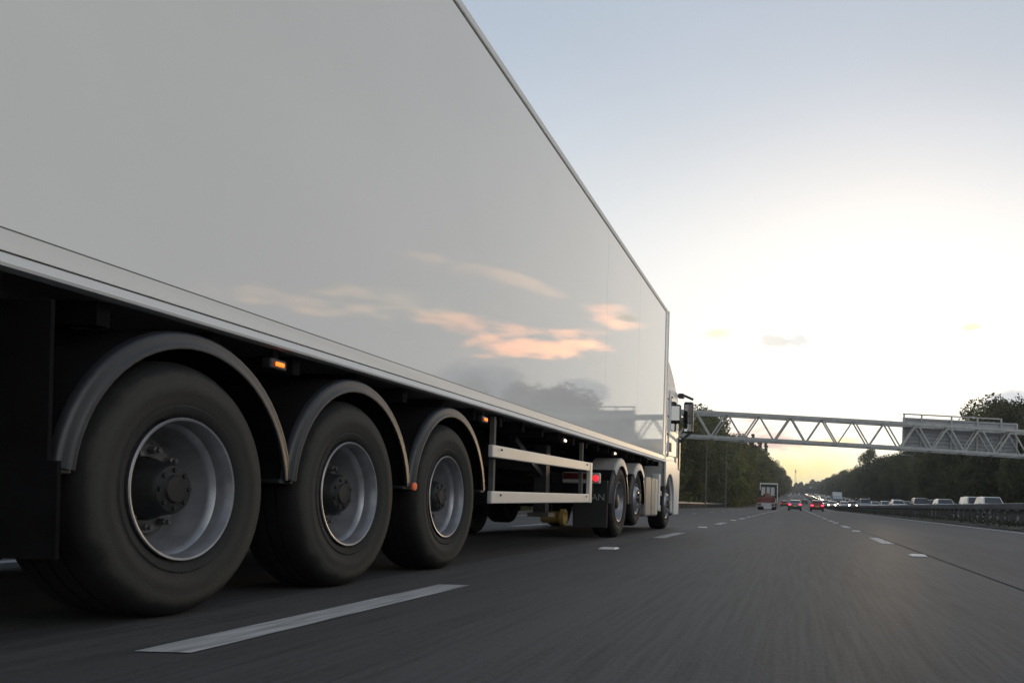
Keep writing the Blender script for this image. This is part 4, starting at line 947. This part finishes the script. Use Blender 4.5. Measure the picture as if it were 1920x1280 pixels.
# undergrowth at the foot of the woods
def undergrowth(x0, x1, label):
    m_ = MB(); rn = random.Random(int(x1 * 7)); ya = 4.0
    while ya < 860:
        n = 160 if ya < 150 else 70
        for _ in range(n):
            x = rn.uniform(x0, x1); hh = 1.9 + 1.3 * math.sin(ya * .31 + x0) + .8 * math.sin(ya * .83)
            z = zroad(ya) + bank(x) + max(.1, hh) * rn.random() ** .8
            leafquad(m_, Vector((x, ya + rn.uniform(0, 3), z)), (.22 if ya < 150 else .4) * rn.uniform(.6, 1.3), rn)
        ya += 3.0
    tag(m_.build('undergrowth', M['leaf'], fix=False), label, None, kind='stuff')
undergrowth(-17.2, -14.6, 'dark scrub along the foot of the left wood')
undergrowth(27.6, 30.0, 'dark scrub along the foot of the right wood')
# far wood on the hill beyond the bridge
fw = MB(); rn = random.Random(9)
for _ in range(42000):
    y = rn.uniform(960, 1160); px = rn.uniform(1380, 1700); x = (px - VX) * y / F
    top_px = 905.0 if px < 1496 else (905 - (px - 1496) * .18)
    if px < 1478: top_px = 905 - (1478 - px) * .6
    hgt = (VY - top_px) * y / F + CH + 2.2 * math.sin(x * .35) + 1.6 * math.sin(x * .9 + 1) - 2.0 - (y - 960) * .0
    z0 = zfar(y); leafquad(fw, Vector((x, y, z0 + max(1, hgt - z0) * rn.random() ** .55)), rn.uniform(.6, 1.3), rn)
tag(fw.build('far_wood', M['leaf'], fix=False), 'far dark wood on the hill beyond the bridge', None, kind='stuff')

# ------------------------------------------------------------------ weeds under the central barrier, and the evening air
wd = MB(); rn = random.Random(31)
for _ in range(26000):
    y = 14 + 190 * rn.random() ** 1.6; x = rn.choice([rn.uniform(6.85, 9.0), rn.gauss(7.5, .25), rn.gauss(8.6, .2)])
    if not 6.8 < x < 9.15: continue
    hmax = .8 * (.16 + .14 * math.sin(y * .9) * math.sin(y * .23) + .10 * rn.random())
    leafquad(wd, Vector((x, y, zroad(y) + .06 + max(.02, hmax) * rn.random())), rn.uniform(.02, .06), rn)
tag(wd.build('weeds', M['needle'], fix=False), 'low weeds and litter along the foot of the central barrier', None, kind='stuff')
hz = MB().box(-1510, 1510, -50, 2610, -3.0, 72).build('haze', None)
hm = bpy.data.materials.new('evening_haze'); hm.use_nodes = True; ht = hm.node_tree
for n in list(ht.nodes):
    if n.type != 'OUTPUT_MATERIAL': ht.nodes.remove(n)
pv = ht.nodes.new('ShaderNodeVolumePrincipled'); pv.inputs['Color'].default_value = (0.93, 0.91, 0.88, 1); pv.inputs['Density'].default_value = 0.0004; pv.inputs['Anisotropy'].default_value = 0.25
ht.links.new(pv.outputs[0], [n for n in ht.nodes if n.type == 'OUTPUT_MATERIAL'][0].inputs['Volume'])
hz.data.materials.append(hm); tag(hz, 'thin evening haze that lightens the far trees', None, kind='stuff')
